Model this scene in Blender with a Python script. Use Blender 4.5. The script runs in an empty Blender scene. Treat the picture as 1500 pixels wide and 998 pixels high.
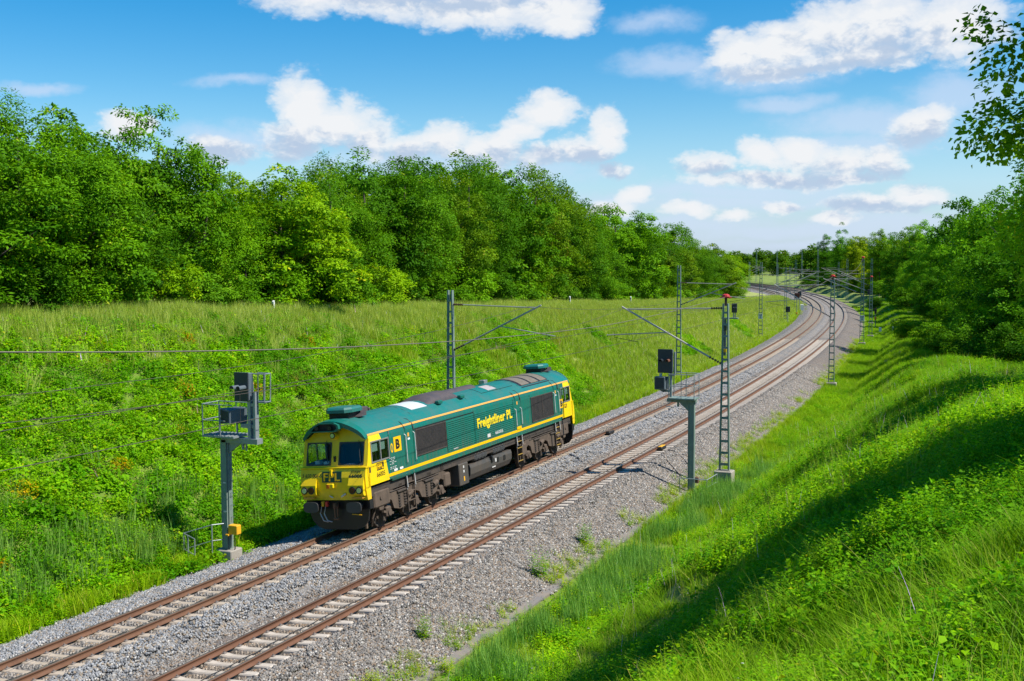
import bpy, math, random
import numpy as np
from mathutils import Vector, Matrix

random.seed(11)
rng = np.random.default_rng(11)
SC = bpy.context.scene
COL = SC.collection
RAD = math.radians

# ------------------------------------------------------------------ camera
CAM_P = (21.5266, -33.2629, 9.5644)
YAW, PITCH, ROLL, FPX = -0.417122, 0.069397, -0.003970, 1672.84
_F = Vector((math.sin(YAW)*math.cos(PITCH), math.cos(YAW)*math.cos(PITCH), -math.sin(PITCH)))
_R = Vector((math.cos(YAW), -math.sin(YAW), 0.0))
_U = _R.cross(_F)
_c, _s = math.cos(ROLL), math.sin(ROLL)
CR, CU = _c*_R + _s*_U, -_s*_R + _c*_U
cd = bpy.data.cameras.new('camera')
cd.sensor_width = 36.0
cd.lens = FPX/1500*36.0
cd.clip_start = 0.1
cd.clip_end = 12000
cam = bpy.data.objects.new('camera', cd)
COL.objects.link(cam)
cam.matrix_world = Matrix(((CR.x, CU.x, -_F.x, CAM_P[0]), (CR.y, CU.y, -_F.y, CAM_P[1]), (CR.z, CU.z, -_F.z, CAM_P[2]), (0, 0, 0, 1)))
SC.camera = cam

# ------------------------------------------------------------------ light, exposure
SUN_AZ, SUN_EL = 5.0, 53.0       # azimuth measured from +X towards +Y
sd = Vector((math.cos(RAD(SUN_EL))*math.cos(RAD(SUN_AZ)), math.cos(RAD(SUN_EL))*math.sin(RAD(SUN_AZ)), math.sin(RAD(SUN_EL))))
sl = bpy.data.lights.new('sun', 'SUN')
sl.energy = 4.6
sl.angle = RAD(0.5)
sl.color = (1.0, 0.95, 0.86)
so_ = bpy.data.objects.new('sun', sl)
COL.objects.link(so_)
so_.rotation_euler = sd.to_track_quat('Z', 'Y').to_euler()
so_.location = (40, 20, 60)
SC.view_settings.view_transform = 'Standard'
SC.view_settings.look = 'None'
SC.view_settings.exposure = 0.55
SC.view_settings.gamma = 1.0
SC.view_settings.use_curve_mapping = False
SC.cycles.max_bounces = 5
SC.cycles.diffuse_bounces = 2
SC.cycles.glossy_bounces = 2
SC.cycles.transmission_bounces = 5
SC.cycles.transparent_max_bounces = 6
SC.cycles.caustics_reflective = False
SC.cycles.caustics_refractive = False

# ------------------------------------------------------------------ node helpers
def nnew(nt, typ, **kw):
    n = nt.nodes.new(typ)
    for k, v in kw.items():
        setattr(n, k, v)
    return n

def setin(nt, sock, v):
    if isinstance(v, bpy.types.NodeSocket):
        nt.links.new(v, sock)
    else:
        sock.default_value = v

def nmath(nt, op, a, b=None, c=None, clamp=False):
    n = nnew(nt, 'ShaderNodeMath', operation=op, use_clamp=clamp)
    setin(nt, n.inputs[0], a)
    if b is not None: setin(nt, n.inputs[1], b)
    if c is not None: setin(nt, n.inputs[2], c)
    return n.outputs[0]

def nvec(nt, op, a, b=None, c=None):
    n = nnew(nt, 'ShaderNodeVectorMath', operation=op)
    setin(nt, n.inputs[0], a)
    if b is not None: setin(nt, n.inputs[1], b)
    if c is not None: setin(nt, n.inputs[2], c)
    return n.outputs['Value'] if op in ('LENGTH', 'DOT_PRODUCT') else n.outputs['Vector']

def nmix(nt, fac, a, b, blend='MIX'):
    n = nnew(nt, 'ShaderNodeMix', data_type='RGBA', blend_type=blend)
    setin(nt, n.inputs['Factor'], fac)
    def rgba(v): return v if isinstance(v, bpy.types.NodeSocket) else (*v[:3], 1.0)
    setin(nt, n.inputs[6], rgba(a)); setin(nt, n.inputs[7], rgba(b))
    return n.outputs[2]

def nmap(nt, v, a, b, c=0.0, d=1.0, smooth=False):
    n = nnew(nt, 'ShaderNodeMapRange', interpolation_type='SMOOTHSTEP' if smooth else 'LINEAR')
    setin(nt, n.inputs[0], v)
    for i, q in zip((1, 2, 3, 4), (a, b, c, d)): setin(nt, n.inputs[i], q)
    return n.outputs[0]

def nnoise(nt, vec, scale, detail=4.0, rough=0.55, dist=0.0):
    n = nnew(nt, 'ShaderNodeTexNoise')
    if vec is not None: nt.links.new(vec, n.inputs['Vector'])
    n.inputs['Scale'].default_value = scale
    n.inputs['Detail'].default_value = detail
    n.inputs['Roughness'].default_value = rough
    n.inputs['Distortion'].default_value = dist
    return n

# ------------------------------------------------------------------ sky with cumulus clouds (world directions)
W = bpy.data.worlds.new('World')
SC.world = W
W.use_nodes = True
wt = W.node_tree
wt.nodes.clear()
sky = nnew(wt, 'ShaderNodeTexSky', sky_type='NISHITA', sun_disc=False)
sky.sun_elevation = RAD(SUN_EL)
sky.sun_rotation = RAD(90-SUN_AZ)
sky.altitude = 100
sky.air_density = 1.0
sky.dust_density = 0.4
sky.ozone_density = 2.2
hs = nnew(wt, 'ShaderNodeHueSaturation')
hs.inputs['Hue'].default_value = 0.497
hs.inputs['Saturation'].default_value = 1.6
hs.inputs['Value'].default_value = 1.06
wt.links.new(sky.outputs[0], hs.inputs['Color'])
skycol = hs.outputs[0]
tc = nnew(wt, 'ShaderNodeTexCoord')
gen = tc.outputs['Generated']
sep = nnew(wt, 'ShaderNodeSeparateXYZ'); wt.links.new(gen, sep.inputs[0])
az = nmath(wt, 'ARCTAN2', sep.outputs[0], sep.outputs[1])
el = nmath(wt, 'ARCSINE', sep.outputs[2])
# soft warp so that the cloud outlines curl
scl_dir = nvec(wt, 'MULTIPLY', gen, (1.0, 1.0, 1.6))
warp = nnoise(wt, scl_dir, 13.0, 5.0, 0.6)
wv = nvec(wt, 'MULTIPLY', nvec(wt, 'SUBTRACT', warp.outputs['Color'], (0.5, 0.5, 0.5)), (0.05, 0.032, 0.0))
comb = nnew(wt, 'ShaderNodeCombineXYZ'); wt.links.new(az, comb.inputs[0]); wt.links.new(el, comb.inputs[1])
posv = nvec(wt, 'ADD', comb.outputs[0], wv)

def dirpx(u, v):
    d = _F + CR*((u-750)/FPX) + CU*((499-v)/FPX)
    d.normalize()
    return math.atan2(d.x, d.y), math.asin(d.z)

def field(blobs):
    cur = None
    for (u, v, ru, rv, *st) in blobs:
        a0, e0 = dirpx(u, v)
        sa, se = FPX/ru, FPX/rv
        off = 1.0 - (st[0] if st else 1.0)
        q = nvec(wt, 'MULTIPLY_ADD', posv, (sa, se, 0.0), (-a0*sa, -e0*se, off))
        d = nvec(wt, 'LENGTH', q)
        cur = d if cur is None else nmath(wt, 'SMOOTH_MIN', cur, d, 0.12)
    return nmath(wt, 'SUBTRACT', 1.0, cur)

WHITE = [(440,160,62,62),(425,205,58,46),(490,182,74,50),(540,208,70,42),(600,214,70,36),(655,204,60,34),(720,216,70,34),(800,160,62,30),(765,184,44,24),(745,195,40,20),
 (885,196,40,38),(850,222,60,30),(800,226,60,26),(893,246,34,20),(320,222,70,26,.9),(178,184,50,26,.9),
 (540,0,190,34),(690,8,150,44),(800,20,100,34),(822,38,56,24),
 (1085,72,66,40),(1150,62,70,46),(1215,46,90,60),(1300,36,100,66),(1140,98,120,20,.9),(1260,82,150,30),(1400,44,100,66),
 (1170,222,58,36),(1112,226,46,32),(1028,238,48,26),(1240,240,80,32),(1300,240,44,34),(1120,262,140,18,.85),(1225,266,110,16,.85),
 (1350,184,52,34),(1345,290,52,24),(1285,304,90,16,.85),(1150,304,34,15,.85),(935,288,34,20,.9),(900,306,60,20,.85),(1010,312,50,13,.8),(1080,318,40,10,.8),(1230,322,50,10,.8),
 (-300,150,200,70),(-500,40,220,60),(1800,120,200,80),(2100,220,260,70),(2600,100,300,90),(-1100,180,300,90),(3200,200,320,90)]
WISP = [(1300,330,200,26),(1100,300,260,20),(1250,210,200,30,.8),(760,250,200,26,.8),(1000,330,260,22),(1160,338,260,20),(1000,92,130,26),(60,126,80,14),(335,121,70,14,.8),(1150,150,90,18),(960,30,80,26),(1130,100,170,34),(1280,172,170,34),(1400,145,110,50),(900,300,130,30),(330,205,120,34),(1200,360,260,16),(1350,330,120,20),(600,240,220,30),(1080,285,240,26)]
SHADE = [(425,222,60,26),(500,228,80,22),(610,232,90,20),(720,236,110,18),(840,240,90,20),(640,-2,130,16),(1215,98,150,13),(1120,104,70,12),(1290,70,100,22,.8),
 (1175,262,110,15),(1280,262,80,13),(1318,308,70,9),(1235,307,80,8,.8),(1345,205,56,16),(330,235,80,24),(1030,250,44,9),(895,258,30,8)]
cf = field(WHITE)
def puff(vec):
    v = nnew(wt, 'ShaderNodeTexVoronoi', feature='F1', normalize=True); wt.links.new(vec, v.inputs['Vector'])
    v.inputs['Scale'].default_value = 40.0; v.inputs['Detail'].default_value = 2.5; v.inputs['Roughness'].default_value = 0.6; v.inputs['Lacunarity'].default_value = 2.3
    return v.outputs['Distance']
fb = nnoise(wt, scl_dir, 24.0, 8.0, 0.62)
wdir = nvec(wt, 'ADD', scl_dir, nvec(wt, 'MULTIPLY', nvec(wt, 'SUBTRACT', fb.outputs['Color'], (0.5, 0.5, 0.5)), (0.03, 0.03, 0.03)))
p1 = puff(wdir); p2 = puff(nvec(wt, 'ADD', wdir, (0.006, 0.0, 0.012)))
dens = nmath(wt, 'ADD', nmath(wt, 'ADD', cf, nmath(wt, 'MULTIPLY', nmath(wt, 'SUBTRACT', 0.30, p1), 0.9)), nmath(wt, 'MULTIPLY', nmath(wt, 'SUBTRACT', fb.outputs['Fac'], 0.5), 0.7))
alpha = nmap(wt, dens, 0.05, 0.42, 0.0, 1.0, True)
rel = nmath(wt, 'SUBTRACT', p2, p1)     # bumps turned to the sun are brighter
sf = field(SHADE)
shade = nmap(wt, nmath(wt, 'ADD', nmath(wt, 'MULTIPLY', sf, 0.85), nmath(wt, 'MULTIPLY', rel, -3.4)), -0.55, 0.75, 0.0, 1.0, True)
ccol = nmix(wt, shade, (6.35, 6.5, 6.7), (3.5, 4.35, 5.6))
soft = nmap(wt, dens, 0.1, 0.7, 0.55, 1.0)
wisp = nmap(wt, nmath(wt, 'ADD', field(WISP), nmath(wt, 'MULTIPLY', nmath(wt, 'SUBTRACT', fb.outputs['Fac'], 0.5), 1.1)), 0.0, 0.9, 0.0, 0.62, True)
hz = nmap(wt, el, -0.01, 0.15, 0.6, 0.0, True)
skyh = nmix(wt, hz, skycol, (2.5, 4.25, 7.0))
skyw = nmix(wt, wisp, skyh, (4.6, 5.4, 6.8))
a2 = nmath(wt, 'MULTIPLY', alpha, soft)
fin = nmix(wt, a2, skyw, ccol)
bg = nnew(wt, 'ShaderNodeBackground'); bg.inputs['Strength'].default_value = 0.095
wt.links.new(fin, bg.inputs['Color'])
wo = nnew(wt, 'ShaderNodeOutputWorld'); wt.links.new(bg.outputs[0], wo.inputs['Surface'])
W.cycles.sampling_method = 'MANUAL'
W.cycles.sample_map_resolution = 512

# ------------------------------------------------------------------ track geometry
KN = np.array([-40, 0, 30, 60, 90, 120, 160, 200, 250, 300, 380.])
KV = np.array([-0.000654, 0.000184, 0.000946, 0.000823, 0.000694, 0.00077, 0.000985, 0.001132, 0.00115, 0.001217, 0.001284])
SS = np.arange(-90, 760, 1.0)
_kap = np.interp(SS, KN, KV, left=0.0)
_th = np.concatenate([[0], np.cumsum((_kap[1:]+_kap[:-1])/2)])
_i0 = int(np.searchsorted(SS, 0.0))
TH = _th - _th[_i0]
_dx, _dy = -np.sin(TH), np.cos(TH)
PX = np.concatenate([[0], np.cumsum((_dx[1:]+_dx[:-1])/2)]); PX -= PX[_i0]
PY = np.concatenate([[0], np.cumsum((_dy[1:]+_dy[:-1])/2)]); PY -= PY[_i0]
DT = 3.984            # track spacing
def path(s):
    return np.interp(s, SS, PX), np.interp(s, SS, PY), np.interp(s, SS, TH)
def W3(s, o, z):
    """track coordinates (distance, offset to the right, height) to world, vectorised"""
    x, y, t = path(s)
    return np.stack(np.broadcast_arrays(x+o*np.cos(t), y+o*np.sin(t), z), -1)
def cant(s): return np.interp(s, [0, 80, 180], [0.1342, 0.0696, 0.0524])
def grad(s):
    s = np.asarray(s, float)
    return 0.000226*s + 2.16e-6*np.maximum(s, 0)**2
def zrail(s, o, t): return grad(s) + (-0.091 if t else 0.0) + cant(s)*(o/1.5)
def heading(s): return float(np.interp(s, SS, TH))

# smooth value noise
_tab = rng.random((256, 256))
def vnoise(x, y):
    x = np.asarray(x, float); y = np.asarray(y, float)
    xi, yi = np.floor(x).astype(int), np.floor(y).astype(int)
    fx, fy = x-xi, y-yi
    fx, fy = fx*fx*(3-2*fx), fy*fy*(3-2*fy)
    g = lambda a, b: _tab[a & 255, b & 255]
    return (g(xi, yi)*(1-fx)+g(xi+1, yi)*fx)*(1-fy) + (g(xi, yi+1)*(1-fx)+g(xi+1, yi+1)*fx)*fy
def fbm(x, y, n=3):
    v, a = 0.0, 0.5
    for i in range(n):
        v = v + a*vnoise(x*2**i+17.3*i, y*2**i+5.1*i); a *= 0.5
    return v/(1-0.5**n)

def hL(s): return np.maximum(0.35, 7.25-0.031*np.asarray(s, float))
def hR(s): return np.interp(s, [-90, -60, -33, -6, 20, 50, 80, 110, 200], [8.1, 7.9, 7.6, 6.3, 4.4, 2.2, 1.0, 0.4, 0.3])
def sidings(s):   # extra width of the bed towards the yard
    return np.interp(s, [235, 300, 360], [0, 5.0, 9.0])
EDGE_L, EDGE_R = -3.2, 7.85
def bed(s, o):
    s, o = np.broadcast_arrays(np.asarray(s, float), np.asarray(o, float))
    zl = zrail(s, np.clip(o, -1.75, 1.75), 0)-0.20-.03*np.clip((1.42-np.abs(o))/.12, 0, 1)
    zr = zrail(s, np.clip(o-DT, -1.75, 1.75), 1)-0.21-.06*np.clip((1.42-np.abs(o-DT))/.12, 0, 1)
    t = np.clip((o-1.75)/(DT-3.5), 0, 1)
    z = zl*(1-t)+zr*t
    ex = sidings(s)
    el_ = EDGE_L-ex
    zl0 = zrail(s, -1.75, 0)-0.2
    tl = np.clip((-1.75-o)/(-1.75-el_), 0, 1)
    z = np.where(o < -1.75, zl0*(1-tl)+(grad(s)-0.72)*tl, z)
    zr0 = zrail(s, 1.75, 1)-0.21
    tr = np.clip((o-DT-1.75)/(EDGE_R+ex*0.3-DT-1.75), 0, 1)
    z = np.where(o > DT+1.75, zr0*(1-tr)+(grad(s)-0.97)*tr, z)
    return z
def crest_o(s): return -4.4-(hL(s)+.68)*1.36
def softmin(a, b, k): return -k*np.logaddexp(-a/k, -b/k)
def terrain(s, o):
    s, o = np.broadcast_arrays(np.asarray(s, float), np.asarray(o, float))
    ex = sidings(s)
    g = grad(s)
    z = bed(s, o)-0.12
    eL = EDGE_L-ex
    lin = -0.68+np.maximum(eL-1.2-o, 0)/1.36
    zl = softmin(lin, hL(s)+0*o, 0.45)
    n = (fbm(s*0.16+40, o*0.16, 3)-0.5)
    zl = zl + n*np.clip((eL-1.0-o)/4, 0, 1)*0.7
    z = np.where(o < eL, g+np.where(o > eL-1.2, -0.76+0.08*(eL-o)/1.2, zl), z)
    eR = EDGE_R+ex*0.3
    lin = -1.15+np.maximum(o-eR-3.0, 0)/1.36
    zr = softmin(lin, hR(s)+0*o, 0.4)
    n2 = fbm(s*.55+3, o*.55+60, 3)-.5
    zr = zr + (n*1.1+n2*.75)*np.clip((o-eR-1.6)/3, 0, 1)
    z = np.where(o > eR, g+np.where(o < eR+1.6, -1.0-0.15*(o-eR)/1.6, zr), z)
    return z

# ------------------------------------------------------------------ mesh helpers
def mesh_np(name, v, f, mats=(), midx=None, attrs=None, smooth=False):
    """v (N,3); f (M,k) array or list of arrays with different k"""
    fl = f if isinstance(f, list) else [f]
    fl = [np.asarray(q, int) for q in fl if len(q)]
    me = bpy.data.meshes.new(name)
    v = np.asarray(v, float)
    me.vertices.add(len(v)); me.vertices.foreach_set('co', v.ravel())
    nl = sum(q.size for q in fl); npoly = sum(len(q) for q in fl)
    me.loops.add(nl); me.polygons.add(npoly)
    me.loops.foreach_set('vertex_index', np.concatenate([q.ravel() for q in fl]).astype(np.int32))
    tot = np.concatenate([np.full(len(q), q.shape[1]) for q in fl])
    st = np.concatenate([[0], np.cumsum(tot)[:-1]])
    me.polygons.foreach_set('loop_start', st.astype(np.int32))
    me.polygons.foreach_set('loop_total', tot.astype(np.int32))
    if midx is not None: me.polygons.foreach_set('material_index', np.asarray(midx, np.int32))
    if smooth: me.polygons.foreach_set('use_smooth', np.ones(npoly, bool))
    for m in mats: me.materials.append(m)
    for k, a in (attrs or {}).items():
        at = me.attributes.new(k, 'FLOAT', 'POINT'); at.data.foreach_set('value', np.asarray(a, np.float32))
    me.update(calc_edges=True); me.validate()
    return me

def tag(o, label=None, cat=None, group=None, kind=None):
    if label: o['label'] = label
    if cat: o['category'] = cat
    if group: o['group'] = group
    if kind: o['kind'] = kind
    return o
def link(name, me, parent=None):
    o = bpy.data.objects.new(name, me); COL.objects.link(o)
    if parent is not None: o.parent = parent
    return o
def empty(name, mat=None, loc=None, rz=0.0):
    o = bpy.data.objects.new(name, None); o.empty_display_size = 0.3; COL.objects.link(o)
    if mat is not None: o.matrix_world = mat
    if loc is not None:
        o.location = Vector([float(q) for q in loc]); o.rotation_euler = (0, 0, rz)
    return o

class MB:
    """collects solids and writes them as one mesh"""
    def __init__(s): s.v = []; s.f = []; s.m = []
    def add(s, vs, fs, m=0):
        n = len(s.v); s.v += [tuple(map(float, q)) for q in vs]
        for f in fs: s.f.append([n+i for i in f]); s.m.append(m)
    def box(s, x0, x1, y0, y1, z0, z1, m=0):
        s.hexa([(x0,y0,z0),(x1,y0,z0),(x1,y1,z0),(x0,y1,z0)], [(x0,y0,z1),(x1,y0,z1),(x1,y1,z1),(x0,y1,z1)], m)
    def hexa(s, a, b, m=0):
        n = len(a); vs = list(a)+list(b)
        fs = [list(range(n))[::-1], list(range(n, 2*n))]+[[i, (i+1) % n, n+(i+1) % n, n+i] for i in range(n)]
        s.add(vs, fs, m)
    def bbox(s, x0, x1, y0, y1, z0, z1, b, m=0):
        """box with chamfered edges"""
        def ring(z, i):
            return [(x0+i+b,y0+i,z),(x1-i-b,y0+i,z),(x1-i,y0+i+b,z),(x1-i,y1-i-b,z),(x1-i-b,y1-i,z),(x0+i+b,y1-i,z),(x0+i,y1-i-b,z),(x0+i,y0+i+b,z)]
        s.loft([ring(z0, b*.7), ring(z0+b, 0), ring(z1-b, 0), ring(z1, b*.7)], True, m)
    def loft(s, rings, caps=True, m=0, closed=True):
        n = len(rings[0]); vs = [p for r in rings for p in r]; fs = []
        for k in range(len(rings)-1):
            for i in range(n if closed else n-1):
                j = (i+1) % n
                fs.append([k*n+i, k*n+j, (k+1)*n+j, (k+1)*n+i])
        if caps:
            fs.append(list(range(n))[::-1]); fs.append([(len(rings)-1)*n+i for i in range(n)])
        s.add(vs, fs, m)
    def tube(s, pts, r, n=8, m=0, r2=None):
        pts = [Vector(p) for p in pts]; rings = []
        for i, p in enumerate(pts):
            d = (pts[min(i+1, len(pts)-1)]-pts[max(i-1, 0)])
            if d.length < 1e-9: d = Vector((0, 0, 1))
            d.normalize()
            a = Vector((0, 0, 1)) if abs(d.z) < 0.95 else Vector((1, 0, 0))
            x = d.cross(a).normalized(); y = x.cross(d).normalized()
            rr = r if r2 is None else r+(r2-r)*i/(len(pts)-1)
            rings.append([tuple(p+x*rr*math.cos(6.28318*k/n)+y*rr*math.sin(6.28318*k/n)) for k in range(n)])
        s.loft(rings, True, m)
    def bar(s, a, b, w, h=None, m=0):
        """square bar between two points"""
        a, b = Vector(a), Vector(b); h = w if h is None else h
        d = (b-a).normalized(); up = Vector((0, 0, 1)) if abs(d.z) < 0.95 else Vector((0, 1, 0))
        x = d.cross(up).normalized(); y = x.cross(d)
        rg = lambda p: [tuple(p+x*w/2*i+y*h/2*j) for i, j in ((-1,-1),(1,-1),(1,1),(-1,1))]
        s.loft([rg(a), rg(b)], True, m)
    def cyl(s, c, axis, r, l, n=20, m=0):
        c = Vector(c); a = Vector(axis).normalized()
        s.tube([c-a*l/2, c+a*l/2], r, n, m)
    def prism(s, poly, axis, a0, a1, m=0):
        """poly of 2-D points extruded along an axis: 'x' poly=(y,z), 'y' poly=(x,z), 'z' poly=(x,y)"""
        def P(p, a): return {'x': (a, p[0], p[1]), 'y': (p[0], a, p[1]), 'z': (p[0], p[1], a)}[axis]
        s.hexa([P(p, a0) for p in poly], [P(p, a1) for p in poly], m)
    def mesh(s, name, mats, smooth=False):
        me = bpy.data.meshes.new(name); me.from_pydata(s.v, [], s.f)
        for m in (mats if isinstance(mats, (list, tuple)) else [mats]): me.materials.append(m)
        me.polygons.foreach_set('material_index', s.m)
        me.update()
        import bmesh
        bm = bmesh.new(); bm.from_mesh(me); bmesh.ops.recalc_face_normals(bm, faces=bm.faces); bm.to_mesh(me); bm.free()
        if smooth:
            me.polygons.foreach_set('use_smooth', [True]*len(me.polygons))
            try: me.set_sharp_from_angle(angle=RAD(38))
            except Exception: pass
        return me
    def build(s, name, mats, parent=None, smooth=False):
        return link(name, s.mesh(name, mats, smooth), parent)

def copy_tree(o, parent=None):
    c = o.copy(); COL.objects.link(c)
    if parent is not None: c.parent = parent
    for ch in list(o.children): copy_tree(ch, c)
    return c

# ------------------------------------------------------------------ materials
def new_mat(name):
    m = bpy.data.materials.new(name); m.use_nodes = True
    nt = m.node_tree; b = nt.nodes['Principled BSDF']
    return m, nt, b
def paint(name, col, rough=0.5, metal=0.0, dirt=None, dirt_amt=0.3, scale=3.0, bump=0.0, spec=0.5, streak=False, dust=None):
    m, nt, b = new_mat(name)
    tc = nnew(nt, 'ShaderNodeTexCoord')
    v = tc.outputs['Object']
    if streak: v = nvec(nt, 'MULTIPLY', v, (1.0, 1.0, 0.25))
    n1 = nnoise(nt, v, scale, 6.0, 0.62)
    n2 = nnoise(nt, tc.outputs['Object'], scale*9, 4.0, 0.6)
    dc = dirt if dirt else tuple(c*0.6 for c in col)
    f = nmap(nt, nmath(nt, 'ADD', nmath(nt, 'MULTIPLY', n1.outputs['Fac'], 0.7), nmath(nt, 'MULTIPLY', n2.outputs['Fac'], 0.3)), 0.42, 0.72, 0.0, dirt_amt)
    cc = nmix(nt, f, col, dc)
    if dust:     # brake dust and rain streaks running down from the roof edge and up from the sill
        sx_ = nnew(nt, 'ShaderNodeSeparateXYZ'); nt.links.new(tc.outputs['Object'], sx_.inputs[0])
        st = nnoise(nt, nvec(nt, 'MULTIPLY', tc.outputs['Object'], (1.0, 5.0, 0.35)), 2.2, 5, .65)
        lowz = nmap(nt, sx_.outputs[2], dust[0], dust[1], 1.0, 0.0, True)
        g_ = nmath(nt, 'MULTIPLY', nmap(nt, st.outputs['Fac'], .42, .72), nmath(nt, 'MULTIPLY_ADD', lowz, .55, .22))
        cc = nmix(nt, g_, cc, dust[2])
    nt.links.new(cc, b.inputs['Base Color'])
    b.inputs['Metallic'].default_value = metal
    nt.links.new(nmap(nt, n1.outputs['Fac'], 0.3, 0.7, rough*0.85, min(1, rough*1.2)), b.inputs['Roughness'])
    b.inputs['Specular IOR Level'].default_value = spec
    if bump:
        bp = nnew(nt, 'ShaderNodeBump'); bp.inputs['Strength'].default_value = bump; bp.inputs['Distance'].default_value = 0.01
        nt.links.new(n2.outputs['Fac'], bp.inputs['Height']); nt.links.new(bp.outputs[0], b.inputs['Normal'])
    return m
def leaf_mat(name, c0, c1, c2=None, trans=0.33, mode='object', gloss=0.08):
    """leaves: per-leaf value 'lv' picks the colour, 'tint' (object colour or instance attribute) varies whole plants"""
    m, nt, b = new_mat(name)
    at = nnew(nt, 'ShaderNodeAttribute', attribute_name='lv')
    lv = at.outputs['Fac']
    col = nmix(nt, lv, c0, c1)
    if c2: col = nmix(nt, nmap(nt, lv, 0.93, 1.0, 0.0, 0.85), col, c2)
    if mode == 'object':
        oi = nnew(nt, 'ShaderNodeObjectInfo'); col = nmix(nt, 1.0, col, oi.outputs['Color'], 'MULTIPLY')
    else:
        ai = nnew(nt, 'ShaderNodeAttribute', attribute_type='INSTANCER', attribute_name='tint')
        col = nmix(nt, 1.0, col, ai.outputs['Color'], 'MULTIPLY')
    nt.links.new(col, b.inputs['Base Color'])
    b.inputs['Roughness'].default_value = 0.6
    b.inputs['Specular IOR Level'].default_value = gloss
    tr = nnew(nt, 'ShaderNodeBsdfTranslucent')
    nt.links.new(nmix(nt, 1.0, col, (1.25, 1.15, 0.5), 'MULTIPLY'), tr.inputs['Color'])
    mx = nnew(nt, 'ShaderNodeMixShader'); mx.inputs[0].default_value = trans
    nt.links.new(b.outputs[0], mx.inputs[1]); nt.links.new(tr.outputs[0], mx.inputs[2])
    out = nt.nodes['Material Output']; nt.links.new(mx.outputs[0], out.inputs['Surface'])
    return m

M = {}
M['green'] = paint('loco_green', (0.002, 0.150, 0.112), 0.34, dirt=(0.022, 0.095, 0.068), dirt_amt=0.75, scale=1.3, streak=True, dust=(1.75, 2.6, (0.11, 0.10, 0.075)))
M['roof_green'] = paint('roof_green', (0.008, 0.165, 0.140), 0.42, dirt=(0.055, 0.13, 0.11), dirt_amt=0.95, scale=1.1)
M['yellow'] = paint('loco_yellow', (0.92, 0.64, 0.004), 0.36, dirt=(0.74, 0.45, 0.008), dirt_amt=0.4, scale=2.0, streak=True, dust=(1.2, 1.7, (0.38, 0.24, 0.06)))
M['stripe_yellow'] = paint('stripe_yellow', (0.85, 0.50, 0.0), 0.4, dirt=(0.7, 0.4, 0.01), dirt_amt=0.3)
M['stripe_orange'] = paint('stripe_orange', (0.76, 0.36, 0.06), 0.45, dirt=(0.6, 0.3, 0.08), dirt_amt=0.4)
M['grille'] = paint('grille_dark', (0.022, 0.019, 0.018), 0.75, dirt=(0.045, 0.036, 0.03), dirt_amt=0.6, scale=4)
M['black'] = paint('black_paint', (0.012, 0.012, 0.013), 0.5, dirt=(0.03, 0.026, 0.022), dirt_amt=0.5)
M['rubber'] = paint('rubber', (0.045, 0.045, 0.048), 0.55, dirt=(0.09, 0.08, 0.07), dirt_amt=0.5)
M['under'] = paint('underframe_grime', (0.115, 0.082, 0.058), 0.85, dirt=(0.045, 0.034, 0.026), dirt_amt=0.8, scale=3.0, bump=0.4)
M['under_dark'] = paint('underframe_dark', (0.045, 0.037, 0.031), 0.8, dirt=(0.10, 0.072, 0.052), dirt_amt=0.8, scale=3.0, bump=0.3)
M['tank'] = paint('tank_grey', (0.062, 0.060, 0.056), 0.55, dirt=(0.12, 0.085, 0.055), dirt_amt=0.8, scale=1.6, streak=True)
M['steel'] = paint('bare_steel', (0.32, 0.30, 0.28), 0.35, 0.8, dirt=(0.12, 0.09, 0.07), dirt_amt=0.6)
M['rail_white'] = paint('handrail_white', (0.62, 0.62, 0.60), 0.5, dirt=(0.35, 0.33, 0.30), dirt_amt=0.5)
M['white'] = paint('white_paint', (0.78, 0.78, 0.77), 0.6, dirt=(0.55, 0.54, 0.52), dirt_amt=0.4)
M['roof_white'] = paint('roof_white_panel', (0.56, 0.59, 0.61), 0.6, dirt=(0.36, 0.38, 0.38), dirt_amt=0.7, scale=5)
M['exhaust'] = paint('exhaust_cover', (0.060, 0.052, 0.058), 0.7, dirt=(0.12, 0.085, 0.075), dirt_amt=0.7, scale=3)
M['mesh_tan'] = paint('radiator_tan', (0.17, 0.145, 0.11), 0.8, dirt=(0.09, 0.075, 0.06), dirt_amt=0.8, scale=6)
M['red'] = paint('red_paint', (0.55, 0.035, 0.03), 0.45)
M['cab_red'] = paint('tail_lamp_red', (0.09, 0.012, 0.010), 0.25)
M['yellow_bright'] = paint('letter_yellow', (0.86, 0.66, 0.02), 0.45)
M['exhaust_pale'] = paint('pale_roof_plate', (0.40, 0.36, 0.35), 0.6)
M['dark_green'] = paint('dark_green', (0.002, 0.05, 0.04), 0.4)
M['hood_rust'] = paint('hood_rust', (0.16, 0.06, 0.035), 0.6)
M['step_yellow'] = paint('worn_step_yellow', (0.42, 0.27, 0.04), 0.6, dirt=(0.10, 0.075, 0.05), dirt_amt=0.9, scale=8)
M['orange'] = paint('orange_lamp', (0.75, 0.16, 0.01), 0.4)
M['cabgrey'] = paint('cab_interior', (0.10, 0.11, 0.11), 0.8)
M['seatc'] = paint('cab_seat', (0.03, 0.035, 0.05), 0.8)
M['blind'] = paint('cab_blind', (0.32, 0.44, 0.44), 0.8)
M['chrome'] = paint('frame_alu', (0.42, 0.40, 0.38), 0.4, 0.6)
M['galv'] = paint('galvanised', (0.30, 0.34, 0.34), 0.5, 0.35, dirt=(0.20, 0.22, 0.21), dirt_amt=0.6, scale=4)
M['mast'] = paint('mast_green_grey', (0.21, 0.28, 0.24), 0.55, 0.1, dirt=(0.10, 0.13, 0.11), dirt_amt=0.6, scale=3)
M['mast_far'] = paint('mast_blue_grey', (0.15, 0.22, 0.23), 0.6, 0.1)
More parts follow.
